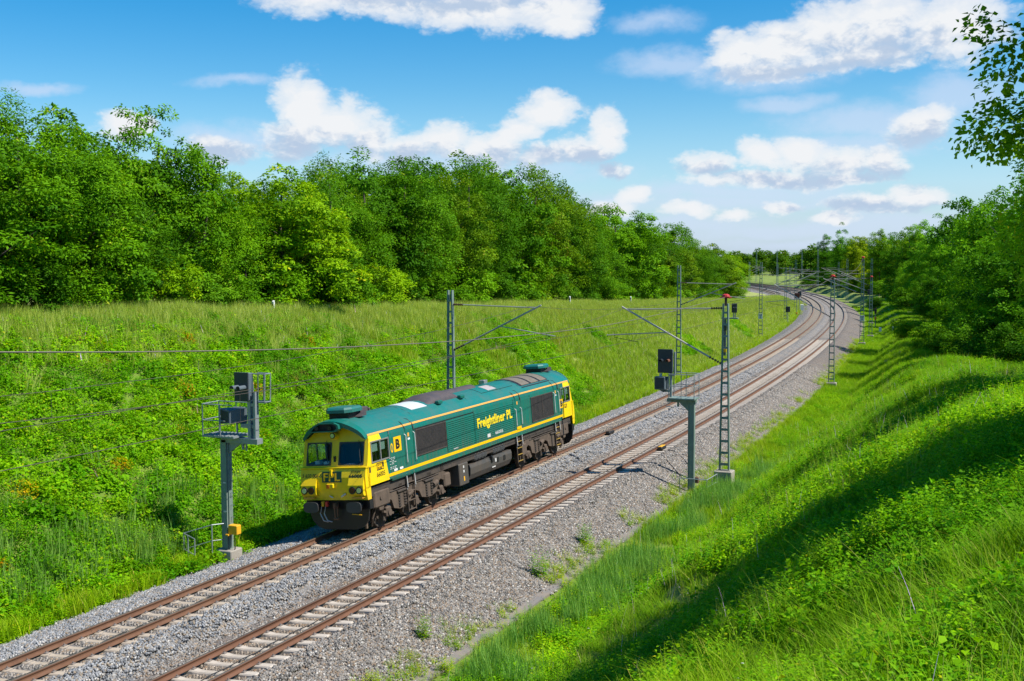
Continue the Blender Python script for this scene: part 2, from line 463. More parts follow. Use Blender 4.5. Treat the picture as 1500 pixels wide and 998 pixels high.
M['signal'] = paint('signal_black', (0.022, 0.030, 0.038), 0.5, dirt=(0.04, 0.05, 0.055), dirt_amt=0.5)
M['signal_side'] = paint('signal_side_grey', (0.10, 0.13, 0.15), 0.55, dirt=(0.07, 0.085, 0.095), dirt_amt=0.5)
M['concrete'] = paint('concrete', (0.36, 0.33, 0.28), 0.9, dirt=(0.24, 0.21, 0.17), dirt_amt=0.8, scale=4, bump=0.4)
M['sleeper_r'] = paint('sleeper_pale', (0.50, 0.44, 0.37), 0.9, dirt=(0.34, 0.27, 0.20), dirt_amt=0.8, scale=2, bump=0.3)
M['sleeper_l'] = paint('sleeper_tan', (0.46, 0.38, 0.29), 0.9, dirt=(0.30, 0.24, 0.17), dirt_amt=0.7, scale=2, bump=0.3)
M['rust'] = paint('rail_rust', (0.150, 0.072, 0.038), 0.85, dirt=(0.09, 0.046, 0.03), dirt_amt=0.7, scale=2.5, bump=0.2)
M['rust_r'] = paint('rail_rust_red', (0.15, 0.068, 0.037), 0.85, dirt=(0.09, 0.046, 0.03), dirt_amt=0.7, scale=2.5, bump=0.2)
M['railtop'] = paint('rail_head', (0.20, 0.155, 0.125), 0.42, 0.5, dirt=(0.12, 0.08, 0.06), dirt_amt=0.6, scale=6)
M['clip'] = paint('rail_clip', (0.22, 0.19, 0.17), 0.6, 0.3)
M['cable'] = paint('cable_black', (0.018, 0.018, 0.02), 0.6)
M['wire'] = paint('wire_copper_brown', (0.085, 0.070, 0.055), 0.6, 0.3)
M['feeder'] = paint('wire_aluminium', (0.20, 0.17, 0.14), 0.6, 0.3)
M['insul'] = paint('insulator_brown', (0.07, 0.035, 0.022), 0.35)
M['alu_tube'] = paint('tube_galv', (0.44, 0.42, 0.37), 0.45, 0.4, dirt=(0.28, 0.25, 0.2), dirt_amt=0.5, scale=5)
M['box_yellow'] = paint('box_yellow', (0.80, 0.42, 0.02), 0.5)
M['gutter'] = paint('gutter_grey', (0.17, 0.16, 0.155), 0.9, dirt=(0.30, 0.23, 0.16), dirt_amt=0.8, scale=1.2, bump=0.4)
M['asphalt_tan'] = paint('sandy_edge', (0.38, 0.27, 0.17), 0.95, dirt=(0.25, 0.18, 0.11), dirt_amt=0.7, scale=2, bump=0.3)
M['bark'] = paint('bark', (0.10, 0.078, 0.056), 0.95, dirt=(0.05, 0.042, 0.033), dirt_amt=0.8, scale=6, bump=0.8)
M['bark_pale'] = paint('bark_pale', (0.40, 0.38, 0.33), 0.9, dirt=(0.10, 0.09, 0.08), dirt_amt=0.8, scale=7, bump=0.5)
mg, nt, b = new_mat('window_glass')
b.inputs['Base Color'].default_value = (0.55, 0.68, 0.66, 1); b.inputs['Roughness'].default_value = 0.03
b.inputs['Transmission Weight'].default_value = 0.0
_tr = nnew(nt, 'ShaderNodeBsdfTransparent'); _tr.inputs['Color'].default_value = (0.78, 0.84, 0.80, 1)
_gl = nnew(nt, 'ShaderNodeBsdfGlossy'); _gl.inputs['Roughness'].default_value = 0.03
_lw = nnew(nt, 'ShaderNodeLayerWeight'); _lw.inputs['Blend'].default_value = 0.5
_mx = nnew(nt, 'ShaderNodeMixShader'); nt.links.new(nmath(nt, 'MULTIPLY_ADD', nmath(nt, 'POWER', _lw.outputs['Facing'], 4.0), 0.7, 0.05), _mx.inputs[0]); nt.links.new(_tr.outputs[0], _mx.inputs[1]); nt.links.new(_gl.outputs[0], _mx.inputs[2])
nt.links.new(_mx.outputs[0], nt.nodes['Material Output'].inputs['Surface'])
M['glass'] = mg
ml, nt, b = new_mat('lamp_glass')
b.inputs['Base Color'].default_value = (0.75, 0.74, 0.70, 1); b.inputs['Roughness'].default_value = 0.08; b.inputs['Metallic'].default_value = 0.6
M['lamp'] = ml

# ------------------------------------------------------------------ ground, ballast
def ground_mat():
    m, nt, b = new_mat('ground_soil_grass')
    g = nnew(nt, 'ShaderNodeNewGeometry'); p = g.outputs['Position']
    n1 = nnoise(nt, p, 0.35, 5, 0.6); n2 = nnoise(nt, p, 6.0, 5, 0.7); n3 = nnoise(nt, p, 0.06, 3, 0.5)
    c = nmix(nt, nmap(nt, n1.outputs['Fac'], 0.35, 0.65), (0.10, 0.19, 0.012), (0.20, 0.27, 0.035))
    c = nmix(nt, nmap(nt, n3.outputs['Fac'], 0.5, 0.7, 0, 0.5), c, (0.16, 0.18, 0.045))
    dr_ = nnew(nt, 'ShaderNodeAttribute', attribute_name='dry')   # dry meadow: straw-tinted grass
    c = nmix(nt, nmath(nt, 'MULTIPLY', dr_.outputs['Fac'], 0.85), c, nmix(nt, n1.outputs['Fac'], (0.30, 0.36, 0.07), (0.38, 0.38, 0.11)))
    c = nmix(nt, nmap(nt, n2.outputs['Fac'], 0.52, 0.75, 0.0, 0.5), c, (0.05, 0.05, 0.018))
    nt.links.new(c, b.inputs['Base Color']); b.inputs['Roughness'].default_value = 0.95
    bp = nnew(nt, 'ShaderNodeBump'); bp.inputs['Strength'].default_value = 0.8; bp.inputs['Distance'].default_value = 0.12
    nt.links.new(n2.outputs['Fac'], bp.inputs['Height']); nt.links.new(bp.outputs[0], b.inputs['Normal'])
    return m
def ballast_mat(name, cols, scale):
    m, nt, b = new_mat(name)
    g = nnew(nt, 'ShaderNodeNewGeometry'); p = g.outputs['Position']
    vo = nnew(nt, 'ShaderNodeTexVoronoi'); vo.inputs['Scale'].default_value = scale; nt.links.new(p, vo.inputs['Vector'])
    sp = nnew(nt, 'ShaderNodeSeparateColor'); nt.links.new(vo.outputs['Color'], sp.inputs[0])
    c = nmix(nt, sp.outputs[0], cols[0], cols[1])
    c = nmix(nt, nmap(nt, sp.outputs[1], 0.72, 0.9), c, cols[2])
    c = nmix(nt, nmap(nt, vo.outputs['Distance'], 0.35, 0.75, 0.0, 0.8), c, cols[3])
    n = nnoise(nt, p, 0.5, 4, 0.6)
    c = nmix(nt, nmap(nt, n.outputs['Fac'], 0.4, 0.7, 0.0, 0.35), c, cols[2])
    nt.links.new(c, b.inputs['Base Color']); b.inputs['Roughness'].default_value = 0.9
    bp = nnew(nt, 'ShaderNodeBump'); bp.inputs['Strength'].default_value = 1.0; bp.inputs['Distance'].default_value = 0.04; bp.invert = True
    nt.links.new(vo.outputs['Distance'], bp.inputs['Height']); nt.links.new(bp.outputs[0], b.inputs['Normal'])
    return m
M['ground'] = ground_mat()
BC_L = [(0.15, 0.155, 0.165), (0.30, 0.30, 0.30), (0.34, 0.27, 0.20), (0.05, 0.045, 0.04)]
BC_R = [(0.13, 0.12, 0.11), (0.27, 0.245, 0.22), (0.24, 0.175, 0.13), (0.05, 0.04, 0.033)]
M['ballast_l'] = ballast_mat('ballast_grey', BC_L, 16.0)
M['ballast_r'] = ballast_mat('ballast_brown', BC_R, 16.0)

def grid_mesh(name, s_arr, o_arr, zf, mats, midx_fn=None, smooth=True):
    Sg, Og = np.meshgrid(s_arr, o_arr, indexing='ij')
    v = W3(Sg, Og, zf(Sg, Og)).reshape(-1, 3)
    ns, no = len(s_arr), len(o_arr)
    i, j = np.meshgrid(np.arange(ns-1), np.arange(no-1), indexing='ij')
    a = (i*no+j).ravel()
    f = np.stack([a, a+1, a+no+1, a+no], 1)
    mi = midx_fn(Sg[:-1, :-1].ravel(), Og[:-1, :-1].ravel()) if midx_fn else None
    return mesh_np(name, v, f, mats, mi, smooth=smooth)
s_g = np.concatenate([np.arange(-88, 100, 0.8), np.arange(100, 260, 2.0), np.arange(260, 750, 8.0)])
o_r = np.concatenate([np.arange(7.9, 34, 0.45), [36, 40, 46, 55, 70, 100, 160, 300, 700, 1800, 5000]])
o_l = -np.concatenate([np.arange(3.25, 24, 0.45), [26, 30, 36, 45, 60, 85, 120, 180, 280, 420, 600]])
o_m = np.arange(-2.9, 7.8, 0.5)
o_g = np.sort(np.concatenate([o_l, o_m, o_r]))
g = link('ground', grid_mesh('ground', s_g, o_g, terrain, [M['ground']]))
_S, _O = np.meshgrid(s_g, o_g, indexing='ij')
_d = np.where(_O < -4, np.clip((_S-20)/60, 0, 1), np.clip((_S-230)/60, 0, 1)*.6)*np.clip(1-(_S-300)/80, .4, 1)+np.where(_O < -4, np.clip((crest_o(_S)+3.0-_O)/3.0, 0, 1), 0)
at = g.data.attributes.new('dry', 'FLOAT', 'POINT'); at.data.foreach_set('value', np.clip(_d, 0, 1).astype(np.float32).ravel()); tag(g, kind='structure')
def far_disc():
    n = 48; mb = MB()
    for r0, r1 in ((5, 600), (600, 9000)):
        for k in range(n):
            a, b_ = 6.28318*k/n, 6.28318*(k+1)/n
            mb.add([(r0*math.cos(a), r0*math.sin(a), -2.6), (r1*math.cos(a), r1*math.sin(a), -2.6), (r1*math.cos(b_), r1*math.sin(b_), -2.6), (r0*math.cos(b_), r0*math.sin(b_), -2.6)], [[0, 1, 2, 3]])
    return mb
t = far_disc().build('terrain', M['ground']); tag(t, kind='structure')
def bed_rough(s, o): return bed(s, o)+(fbm(s*2.3, o*2.3, 3)-0.5)*0.045
s_b = np.concatenate([np.arange(-60, 90, 0.5), np.arange(90, 260, 1.5), np.arange(260, 750, 6.0)])
def ballast_strip(name, o0f, o1f, n, mat):
    tt = np.linspace(0, 1, n)
    Sg, Tg = np.meshgrid(s_b, tt, indexing='ij')
    ex = sidings(Sg)
    wob = (fbm(Sg*0.7, Sg*0+3.3, 3)-0.5)*0.5
    o0, o1 = o0f(ex, wob), o1f(ex, wob)
    Og = o0+(o1-o0)*Tg
    v = W3(Sg, Og, bed_rough(Sg, Og)).reshape(-1, 3)
    i, j = np.meshgrid(np.arange(len(s_b)-1), np.arange(n-1), indexing='ij'); a = (i*n+j).ravel()
    me = mesh_np(name, v, np.stack([a, a+1, a+n+1, a+n], 1), [mat], smooth=True)
    return tag(link(name, me), kind='structure')
ballast_strip('ballast', lambda e, w: EDGE_L-e+w, lambda e, w: 2.35+0*e, 26, M['ballast_l'])
ballast_strip('ballast', lambda e, w: 2.35+0*e, lambda e, w: EDGE_R-0.1+e*0.3+w*0.4, 24, M['ballast_r'])

# drain strip along the foot of the ballast
mb = MB()
sg = np.arange(-40, 60, 1.0)
prev = None
for s in sg:
    wob = 0.05*math.sin(s*1.7)
    ring = [W3(s, EDGE_R+0.02+wob, grad(s)-0.93), W3(s, EDGE_R+0.34+wob*.5, grad(s)-0.955), W3(s, EDGE_R+0.34+wob*.5, grad(s)-1.2), W3(s, EDGE_R+0.02+wob, grad(s)-1.2)]
    if prev is not None: mb.loft([prev, ring], False)
    prev = ring
dr = mb.build('drainage_channel', M['gutter'])
tag(dr, 'narrow grey drain strip between the brown ballast shoulder and the right grass bank', 'drain')

# ------------------------------------------------------------------ railway tracks
RAILP = [(-.075,-.172),(-.075,-.160),(-.012,-.135),(-.0085,-.060),(-.034,-.042),(-.036,-.010),(-.028,0.0),(.028,0.0),(.036,-.010),(.034,-.042),(.0085,-.060),(.012,-.135),(.075,-.160),(.075,-.172)]
def rail_frame(s, off, t):
    th = heading(s); a = math.atan(float(cant(s))/1.5)
    p = W3(s, off, float(zrail(s, 0.0, t)))
    ex = Vector((math.cos(th)*math.cos(a), math.sin(th)*math.cos(a), math.sin(a)))
    ey = Vector((-math.sin(th), math.cos(th), 0.0))
    ez = ex.cross(ey)
    return Vector([float(q) for q in p]), ex, ey, ez
def rail_mesh(off, t, side, mat, s0=-60, s1=700):
    ss = np.concatenate([np.arange(s0, 240, 2.0), np.arange(240, s1+1, 5.0)]) if s0 < 240 else np.arange(s0, s1+1, 5.0)
    rings = []
    for s in ss:
        p, ex, ey, ez = rail_frame(s, off, t)
        rings.append([p+ex*(side*0.753+x)+ez*z for x, z in RAILP])
    n = len(RAILP); v = [tuple(q) for r in rings for q in r]; f = []; mi = []
    for k in range(len(rings)-1):
        for i in range(n):
            j = (i+1) % n
            f.append((k*n+i, k*n+j, (k+1)*n+j, (k+1)*n+i)); mi.append(1 if i in (5, 6, 7) else 0)
    return mesh_np('rail', np.array(v), np.array(f), [mat, M['railtop']], mi)
def sleeper_mesh(mat):
    mb = MB()
    prof = [(-1.3,-.205,.135),(-1.26,-.186,.115),(-.95,-.180,.105),(-.62,-.180,.105),(-.42,-.214,.095),(0,-.218,.088),(.42,-.214,.095),(.62,-.180,.105),(.95,-.180,.105),(1.26,-.186,.115),(1.3,-.205,.135)]
    rings = [[(x,-.15,-.38),(x,.15,-.38),(x,w+.015,z-.03),(x,w-.012,z),(x,-w+.012,z),(x,-w-.015,z-.03)] for x, z, w in prof]
    mb.loft(rings, True)
    return mb.mesh('sleeper', mat)
def clip_mesh(side):
    mb = MB()
    mb.box(side*.753-.16, side*.753+.16, -.06, .06, -.186, -.1735)
    for d in (-1, 1):
        x = side*.753+d*.115
        mb.bbox(x-.045, x+.045, -.055, .055, -.186, -.150, .012)
        mb.cyl((x, 0, -.14), (0, 0, 1), .018, .05, 8)
    return mb.mesh('rail_fastening', M['clip'])
CLIPS = [clip_mesh(-1), clip_mesh(1)]
def track(off, t, slm, rmat, label, sidx, s0=-60, s1=700, individual=True, s_first=-17.0):
    tk = empty('railway_track', loc=W3(0.0 if s0 < 0 else s0, off, 0.0)); bpy.context.view_layer.update()
    inv = Matrix.Translation(-tk.location)
    tag(tk, label, 'track')
    for sd_ in (-1, 1):
        r = link('rail', rail_mesh(off, t, sd_, rmat, s0, s1), tk); r.matrix_parent_inverse = inv
    me = sleeper_mesh(slm)
    s_last = s_first
    if individual:
        for k in range(100):
            s = s_first+0.6*k; s_last = s
            p, ex, ey, ez = rail_frame(s, off, t)
            jx, jr = random.uniform(-.012, .012), random.uniform(-.006, .006)
            sl_ = link('sleeper', me, tk); sl_.matrix_parent_inverse = inv
            ex2 = (ex+ey*jr).normalized(); ey2 = ez.cross(ex2)
            p = p+ex*jx
            sl_.matrix_world = Matrix(((ex2.x, ey2.x, ez.x, p.x), (ex2.y, ey2.y, ez.y, p.y), (ex2.z, ey2.z, ez.z, p.z), (0, 0, 0, 1)))
            for c in CLIPS: link('rail_fastening', c, sl_)
    vs = np.array([v.co[:] for v in me.vertices]); fs = [list(q.vertices) for q in me.polygons]
    mb = MB()
    sa = list(np.arange(s_first-0.6, max(s0, -50), -0.6))+list(np.arange(s_last+0.6, min(s1, 330), 0.6)) if individual else list(np.arange(s0, min(s1, 420), 1.2))
    for s in sa:
        p, ex, ey, ez = rail_frame(s, off, t)
        if s < 110 and individual:
            q = np.array(p)+vs[:, :1]*np.array(ex)+vs[:, 1:2]*np.array(ey)+vs[:, 2:]*np.array(ez); mb.add(q, fs)
        else:
            pt = lambda x, y, z: tuple(p+ex*x+ey*y+ez*z)
            mb.hexa([pt(-1.3,-.13,-.3), pt(1.3,-.13,-.3), pt(1.3,.13,-.3), pt(-1.3,.13,-.3)], [pt(-1.3,-.11,-.185), pt(1.3,-.11,-.185), pt(1.3,.11,-.185), pt(-1.3,.11,-.185)])
    o = mb.build('sleeper_row', slm, tk); o.matrix_parent_inverse = inv; tag(o, kind='stuff')
    if individual:
        c = MB(); pts = []
        for s in np.arange(-40, 110, 0.6):
            p, ex, ey, ez = rail_frame(s, off, t)
            pts.append(tuple(p+ex*(0.12+0.02*math.sin(s*.9)+.015*math.sin(s*2.3))+ez*(-.198+.014*math.sin(s*5.2))))
        c.tube(pts, .013, 5)
        q = c.build('loop_cable', M['cable'], tk); q.matrix_parent_inverse = inv
    return tk
track(0.0, 0, M['sleeper_l'], M['rust'], 'rust brown railway track carrying the green locomotive, laid in grey ballast', 0, s_first=-17.1)
track(DT, 1, M['sleeper_r'], M['rust_r'], 'empty reddish railway track with pale concrete sleepers right of the locomotive', 1, s_first=-9.718-0.6*13)
track(-4.6, 0, M['sleeper_l'], M['rust'], 'distant yard track left of the main line beyond the curve', 2, s0=296, s1=640, individual=False)
track(8.3, 1, M['sleeper_l'], M['rust'], 'distant yard track right of the main line beyond the curve', 3, s0=330, s1=640, individual=False)

def magnet(s, off, t, side, label):
    p, ex, ey, ez = rail_frame(s, off, t); p = p+ex*side
    m = Matrix(((ex.x, ey.x, ez.x, p.x), (ex.y, ey.y, ez.y, p.y), (ex.z, ey.z, ez.z, p.z), (0, 0, 0, 1)))
    r = empty('track_magnet', m)
    tag(r, label, 'track magnet')
    mb = MB(); mb.bbox(-.13, .13, -.42, .42, -.16, -.01, .03); mb.box(-.2, .02, -.3, -.2, -.19, -.12); mb.box(-.2, .02, .2, .3, -.19, -.12)
    mb.build('housing', M['black'], r)
    mb = MB(); mb.bbox(-.10, .10, -.36, .36, -.008, .028, .012); mb.build('cover', M['box_yellow'] if t else M['under'], r)
    return r
magnet(26.8, 0.0, 0, 1.02, 'dark track magnet box on the right rail of the left track behind the locomotive')
magnet(23.3, DT, 1, 1.0, 'yellow topped track magnet box on the right track beside the grey signal post')
def ground_cable(pts, r, label):
    """cable lying on the ballast; pts = (s, o)"""
    q = []
    P = [np.array(a, float) for a in pts]
    for k in range(len(P)-1):
        for u in np.linspace(0, 1, 10, endpoint=False):
            a = P[max(k-1, 0)]; b = P[k]; c = P[k+1]; d = P[min(k+2, len(P)-1)]
            v = 0.5*((2*b)+(-a+c)*u+(2*a-5*b+4*c-d)*u*u+(-a+3*b-3*c+d)*u**3)
            z = float(terrain(v[0], v[1])) + (0.125 if v[1] < EDGE_R-.1 else .05)
            q.append(tuple(W3(v[0], v[1], z+r+.012)))
    mb = MB(); mb.tube(q, r, 6)
    o = mb.build('cable', M['cable']); tag(o, label, 'cable')
ground_cable([(23.0, DT+1.15), (22.9, 5.6), (22.2, 6.4), (20.6, 7.3), (18.2, 7.9)], .022, 'black cable running from the yellow topped track magnet over ballast to the signal post')
ground_cable([(21.6, DT+1.4), (20.3, 6.2), (18.6, 7.4), (17.9, 7.8)], .026, 'thicker black cable curving down the ballast shoulder left of the grey signal post')
ground_cable([(51.6, 2.9), (50.6, 2.5), (49.8, 2.3), (49.0, 2.6)], .03, 'short black cable lying on ballast between the two tracks beyond the signal')
ground_cable([(57.5, -1.05), (57.2, -1.8), (55.4, -2.6)], .025, 'short black cable crossing the ballast left of the left track')

# ------------------------------------------------------------------ text
def text_mesh(txt, size, mat, name='lettering', bold=0.0, ext=0.002, shear=0.0, sx=1.0, fit=None):
    cu = bpy.data.curves.new('txt', 'FONT'); cu.body = txt; cu.size = size; cu.extrude = ext; cu.offset = bold; cu.shear = shear
    cu.align_x = 'LEFT'; cu.align_y = 'BOTTOM_BASELINE'; cu.resolution_u = 3
    o = bpy.data.objects.new('txt', cu); COL.objects.link(o)
    bpy.context.view_layer.update()
    me = bpy.data.meshes.new_from_object(o.evaluated_get(bpy.context.evaluated_depsgraph_get()))
    bpy.data.objects.remove(o); bpy.data.curves.remove(cu)
    me.name = name
    co = np.array([v.co[:] for v in me.vertices])
    lo, hi = co.min(0), co.max(0)
    co[:, :2] -= lo[:2]
    w, h = hi[0]-lo[0], hi[1]-lo[1]
    if fit: co[:, 0] *= fit[0]/w; co[:, 1] *= fit[1]/h
    else: co[:, 0] *= sx
    me.vertices.foreach_set('co', co.ravel()); me.materials.clear(); me.materials.append(mat); me.update()
    return me
def place_text(me, name, org, xdir, ydir, parent):
    o = link(name, me, parent); x = Vector(xdir).normalized(); y = Vector(ydir).normalized(); z = x.cross(y)
    o.matrix_local = Matrix(((x.x, y.x, z.x, org[0]), (x.y, y.y, z.y, org[1]), (x.z, y.z, z.z, org[2]), (0, 0, 0, 1)))
    return o

# ------------------------------------------------------------------ locomotive
ca = 0.0851516
LX = Vector((0.99999355*math.cos(ca), 0.00359*math.cos(ca), math.sin(ca))); LY = Vector((-0.00359031, 0.99999355, 0)); LZ = LX.cross(LY)
loco = empty('locomotive', Matrix(((LX.x, LY.x, LZ.x, 0.0126), (LX.y, LY.y, LZ.y, 0.0), (LX.z, LY.z, LZ.z, 0.002), (0, 0, 0, 1))))
tag(loco, 'green and yellow diesel locomotive standing on the left track', 'locomotive')
YF, YR = 0.40, 20.40          # body ends
HALF = [(1.32, 1.70), (1.32, 3.16), (1.30, 3.30), (1.27, 3.42), (1.19, 3.56), (1.04, 3.71), (0.80, 3.86), (0.52, 3.98), (0.25, 4.045), (0.0, 4.06)]
def zr(x):
    a = abs(x); pts = [(p[0], p[1]) for p in HALF[3:]][::-1]
    return float(np.interp(a, [p[0] for p in pts], [p[1] for p in pts]))
FULL = HALF + [(-x, z) for x, z in HALF[-2::-1]]
# body shell: long green body between the cabs
mb = MB()
ys = [2.0, 18.75]
rings = [[(x, y, z) for x, z in FULL] for y in ys]
n = len(FULL)
vs = [p for r in rings for p in r]; fs = []; ms = []
for i in range(n-1):
    fs.append([i, i+1, n+i+1, n+i]); zz = (FULL[i][1]+FULL[i+1][1])/2
    ms.append(1 if zz > 3.45 else 0)
for f_, m_ in zip(fs, ms): mb.add([vs[k] for k in f_], [[0, 1, 2, 3]], m_)
mb.box(-1.30, 1.30, 2.0, 18.75, 1.62, 1.70, 0)
body = mb.build('body', [M['green'], M['roof_green']], loco, smooth=True)
# roofs over the cabs
def roof_piece(y0, y1, name):
    mb = MB()
    R1 = [(x, z) for x, z in FULL if z > 3.40]
    o = [[(x, y, z) for x, z in R1]+[(x*0.97, y, z-0.05) for x, z in R1[::-1]] for y in (y0, y1)]
    mb.loft(o, True)
    return mb.build(name, M['roof_green'], loco, smooth=True)
roof_piece(0.62, 2.0, 'cab_roof'); roof_piece(18.75, 20.15, 'cab_roof')

def cab(mir):
    """one cab; mir maps a distance from the cab front to the loco's y"""
    Y = (lambda y: y) if not mir else (lambda y: 20.80-y)
    sgn = -1 if mir else 1
    # --- side panels with window openings; yellow in front, green behind
    for sx in (1, -1):
        x = 1.32*sx
        def fpoly(pts, m, mbx):
            mbx.add([(x+dx*sx, Y(y), z) for y, z, dx in [(p+(0.0,))[:3] for p in pts]], [list(range(len(pts)))], m)
        mbx = MB()
        w0, w1, wz0, wz1 = 0.74, 1.90, 2.50, 3.17
        yb = lambda z: 1.84-(z-1.70)/(2.47-1.70)*0.16
        fpoly([(.40,1.70),(yb(1.70),1.70),(yb(2.47),2.50),(w0,2.50),(.42,2.50),(.36,2.36)], 0, mbx)
        fpoly([(.42,2.50),(w0,2.50),(w0,3.17),(.60,3.17)], 0, mbx)
        fpoly([(.60,3.17),(w0,3.17),(1.50,3.17),(1.42,3.42,-.05),(.67,3.42,-.05)], 0, mbx)
        fpoly([(1.50,3.17),(w1,3.17),(2.0,3.17),(2.0,3.42,-.05),(1.42,3.42,-.05)], 1, mbx)
        fpoly([(w1,2.50),(2.0,2.50),(2.0,3.17),(w1,3.17)], 1, mbx)
        fpoly([(yb(1.70),1.70),(2.0,1.70),(2.0,2.50),(w1,2.50),(yb(2.47),2.50)], 1, mbx)
        mbx.build('cab_side', [M['yellow'], M['green']], loco)
        # window
        fr = MB(); t_ = .045
        for a0, a1, b0, b1 in ((w0-t_, w1+t_, wz0-t_, wz0), (w0-t_, w1+t_, wz1, wz1+t_), (w0-t_, w0, wz0, wz1), (w1, w1+t_, wz0, wz1), (1.32, 1.37, wz0, wz1)):
            fr.box(min(x-.03*sx, x+.025*sx), max(x-.03*sx, x+.025*sx), min(Y(a0), Y(a1)), max(Y(a0), Y(a1)), b0, b1)
        f = fr.build('side_window', M['chrome'], loco)
        gl = MB(); gl.box(min(x-.012*sx, x-.004*sx), max(x-.012*sx, x-.004*sx), min(Y(w0), Y(w1)), max(Y(w0), Y(w1)), wz0, wz1); gl.build('pane', M['glass'], f)
        bl = MB()
        for a0, a1 in ((.84, 1.24), (1.42, 1.76)): bl.box(min(x-.05*sx, x-.045*sx), max(x-.05*sx, x-.045*sx), min(Y(a0), Y(a1)), max(Y(a0), Y(a1)), 2.83, 3.14)
        (bl.build('sun_blind', M['blind'], f) if sx > 0 else None)
    # --- front
    fp = MB()
    yw = lambda z: .38+(z-2.40)/(3.30-2.40)*.25          # raked windscreen plane
    xs = [-1.32, -1.17, -.16, .16, 1.17, 1.32]; zs = [2.40, 2.47, 3.24, 3.34]
    for i in range(5):
        for j in range(3):
            if i in (1, 3) and j == 1: continue
            fp.add([(xs[i], Y(yw(zs[j])), zs[j]), (xs[i+1], Y(yw(zs[j])), zs[j]), (xs[i+1], Y(yw(zs[j+1])), zs[j+1]), (xs[i], Y(yw(zs[j+1])), zs[j+1])], [[0, 1, 2, 3]])
    # arched panel above the windscreens
    xa = np.linspace(-1.29, 1.29, 17)
    for a, b_ in zip(xa[:-1], xa[1:]):
        za, zb = max(3.345, zr(a)-.20), max(3.345, zr(b_)-.20)
        fp.add([(a, Y(yw(3.34)), 3.34), (b_, Y(yw(3.34)), 3.34), (b_, Y(yw(zb)), zb), (a, Y(yw(za)), za)], [[0, 1, 2, 3]])
    # ledge and nose
    yn = [(2.40, .38), (2.37, .30), (2.34, .275), (2.06, .20), (1.62, .205), (1.60, .215), (1.26, .27)]
    for (z0, y0), (z1, y1) in zip(yn[:-1], yn[1:]):
        fp.add([(-1.32, Y(y0), z0), (1.32, Y(y0), z0), (1.32, Y(y1), z1), (-1.32, Y(y1), z1)], [[0, 1, 2, 3]])
    for sx in (-1, 1):
        fp.add([(1.32*sx, Y(y), z) for z, y in yn]+[(1.32*sx, Y(.52), 1.26), (1.32*sx, Y(.52), 2.40)], [list(range(len(yn)+2))])
    fp.add([(-1.32, Y(.27), 1.26), (1.32, Y(.27), 1.26), (1.32, Y(.52), 1.26), (-1.32, Y(.52), 1.26)], [[0, 1, 2, 3]])
    for z in (2.395,): fp.box(-1.34, 1.34, min(Y(.262), Y(.40)), max(Y(.262), Y(.40)), z-.03, z+.006)
    fp.build('cab_front', M['yellow'], loco)
    # windscreens: rubber surround with rounded corners, pane, wiper
    for (x0, x1) in ((-1.17, -.16), (.16, 1.17)):
        ro = MB(); N = []
        def rr(x0, x1, z0, z1, r, k=5):
            pts = []
            for cx, cz, a0 in ((x1-r, z0+r, -90), (x1-r, z1-r, 0), (x0+r, z1-r, 90), (x0+r, z0+r, 180)):
                for q in range(k+1):
                    a = RAD(a0+90*q/k); pts.append((cx+r*math.cos(a), cz+r*math.sin(a)))
            return pts
        A, B = rr(x0-.012, x1+.012, 2.458, 3.252, .03), rr(x0+.035, x1-.035, 2.505, 3.205, .13)
        for k in range(len(A)):
            j = (k+1) % len(A)
            ro.add([(A[k][0], Y(yw(A[k][1])-.012), A[k][1]), (A[j][0], Y(yw(A[j][1])-.012), A[j][1]), (B[j][0], Y(yw(B[j][1])-.006), B[j][1]), (B[k][0], Y(yw(B[k][1])-.006), B[k][1])], [[0, 1, 2, 3]])
        f = ro.build('windscreen', M['rubber'], loco)
        pn = MB(); pn.add([(x0, Y(yw(2.47)+.012), 2.47), (x1, Y(yw(2.47)+.012), 2.47), (x1, Y(yw(3.24)+.012), 3.24), (x0, Y(yw(3.24)+.012), 3.24)], [[0, 1, 2, 3]])
        pn.build('pane', M['glass'], f)
        wp = MB(); xw = x1-.22; wp.tube([(xw, Y(yw(3.30)-.04), 3.31), (xw+.08, Y(yw(2.7)-.035), 2.72)], .010, 5); wp.tube([(xw+.05, Y(yw(2.98)-.035), 2.98), (xw+.11, Y(yw(2.56)-.03), 2.56)], .014, 5)
        wp.build('wiper', M['black'], f)
    mq = MB(); mq.box(-.045, .045, min(Y(yw(2.62)-.012), Y(yw(2.62)+.02)), max(Y(yw(2.62)-.012), Y(yw(2.62)+.02)), 2.52, 2.78); mq.build('vent', M['black'], loco)
    # visor arch over the front with horn recess
    vz = MB(); xa = np.linspace(-1.27, 1.27, 25); rings = []
    for x in xa:
        z = zr(x); drop = .20 if abs(x) < 1.2 else .10
        f0 = .25+.22*(abs(x)/1.27)**2
        rings.append([(x, Y(f0), z-.03), (x, Y(.66), z+.012), (x, Y(.66), z-.06), (x, Y(.52), z-drop), (x, Y(f0+.03), z-drop)])
    vz.loft(rings, True)
    vis = vz.build('visor', M['green'], loco, smooth=False)
    hb = MB(); pl = [(-.78, 3.66), (.30, 3.66), (.44, 3.76), (.42, 3.90), (.25, 3.985), (-.35, 3.985), (-.62, 3.85)]
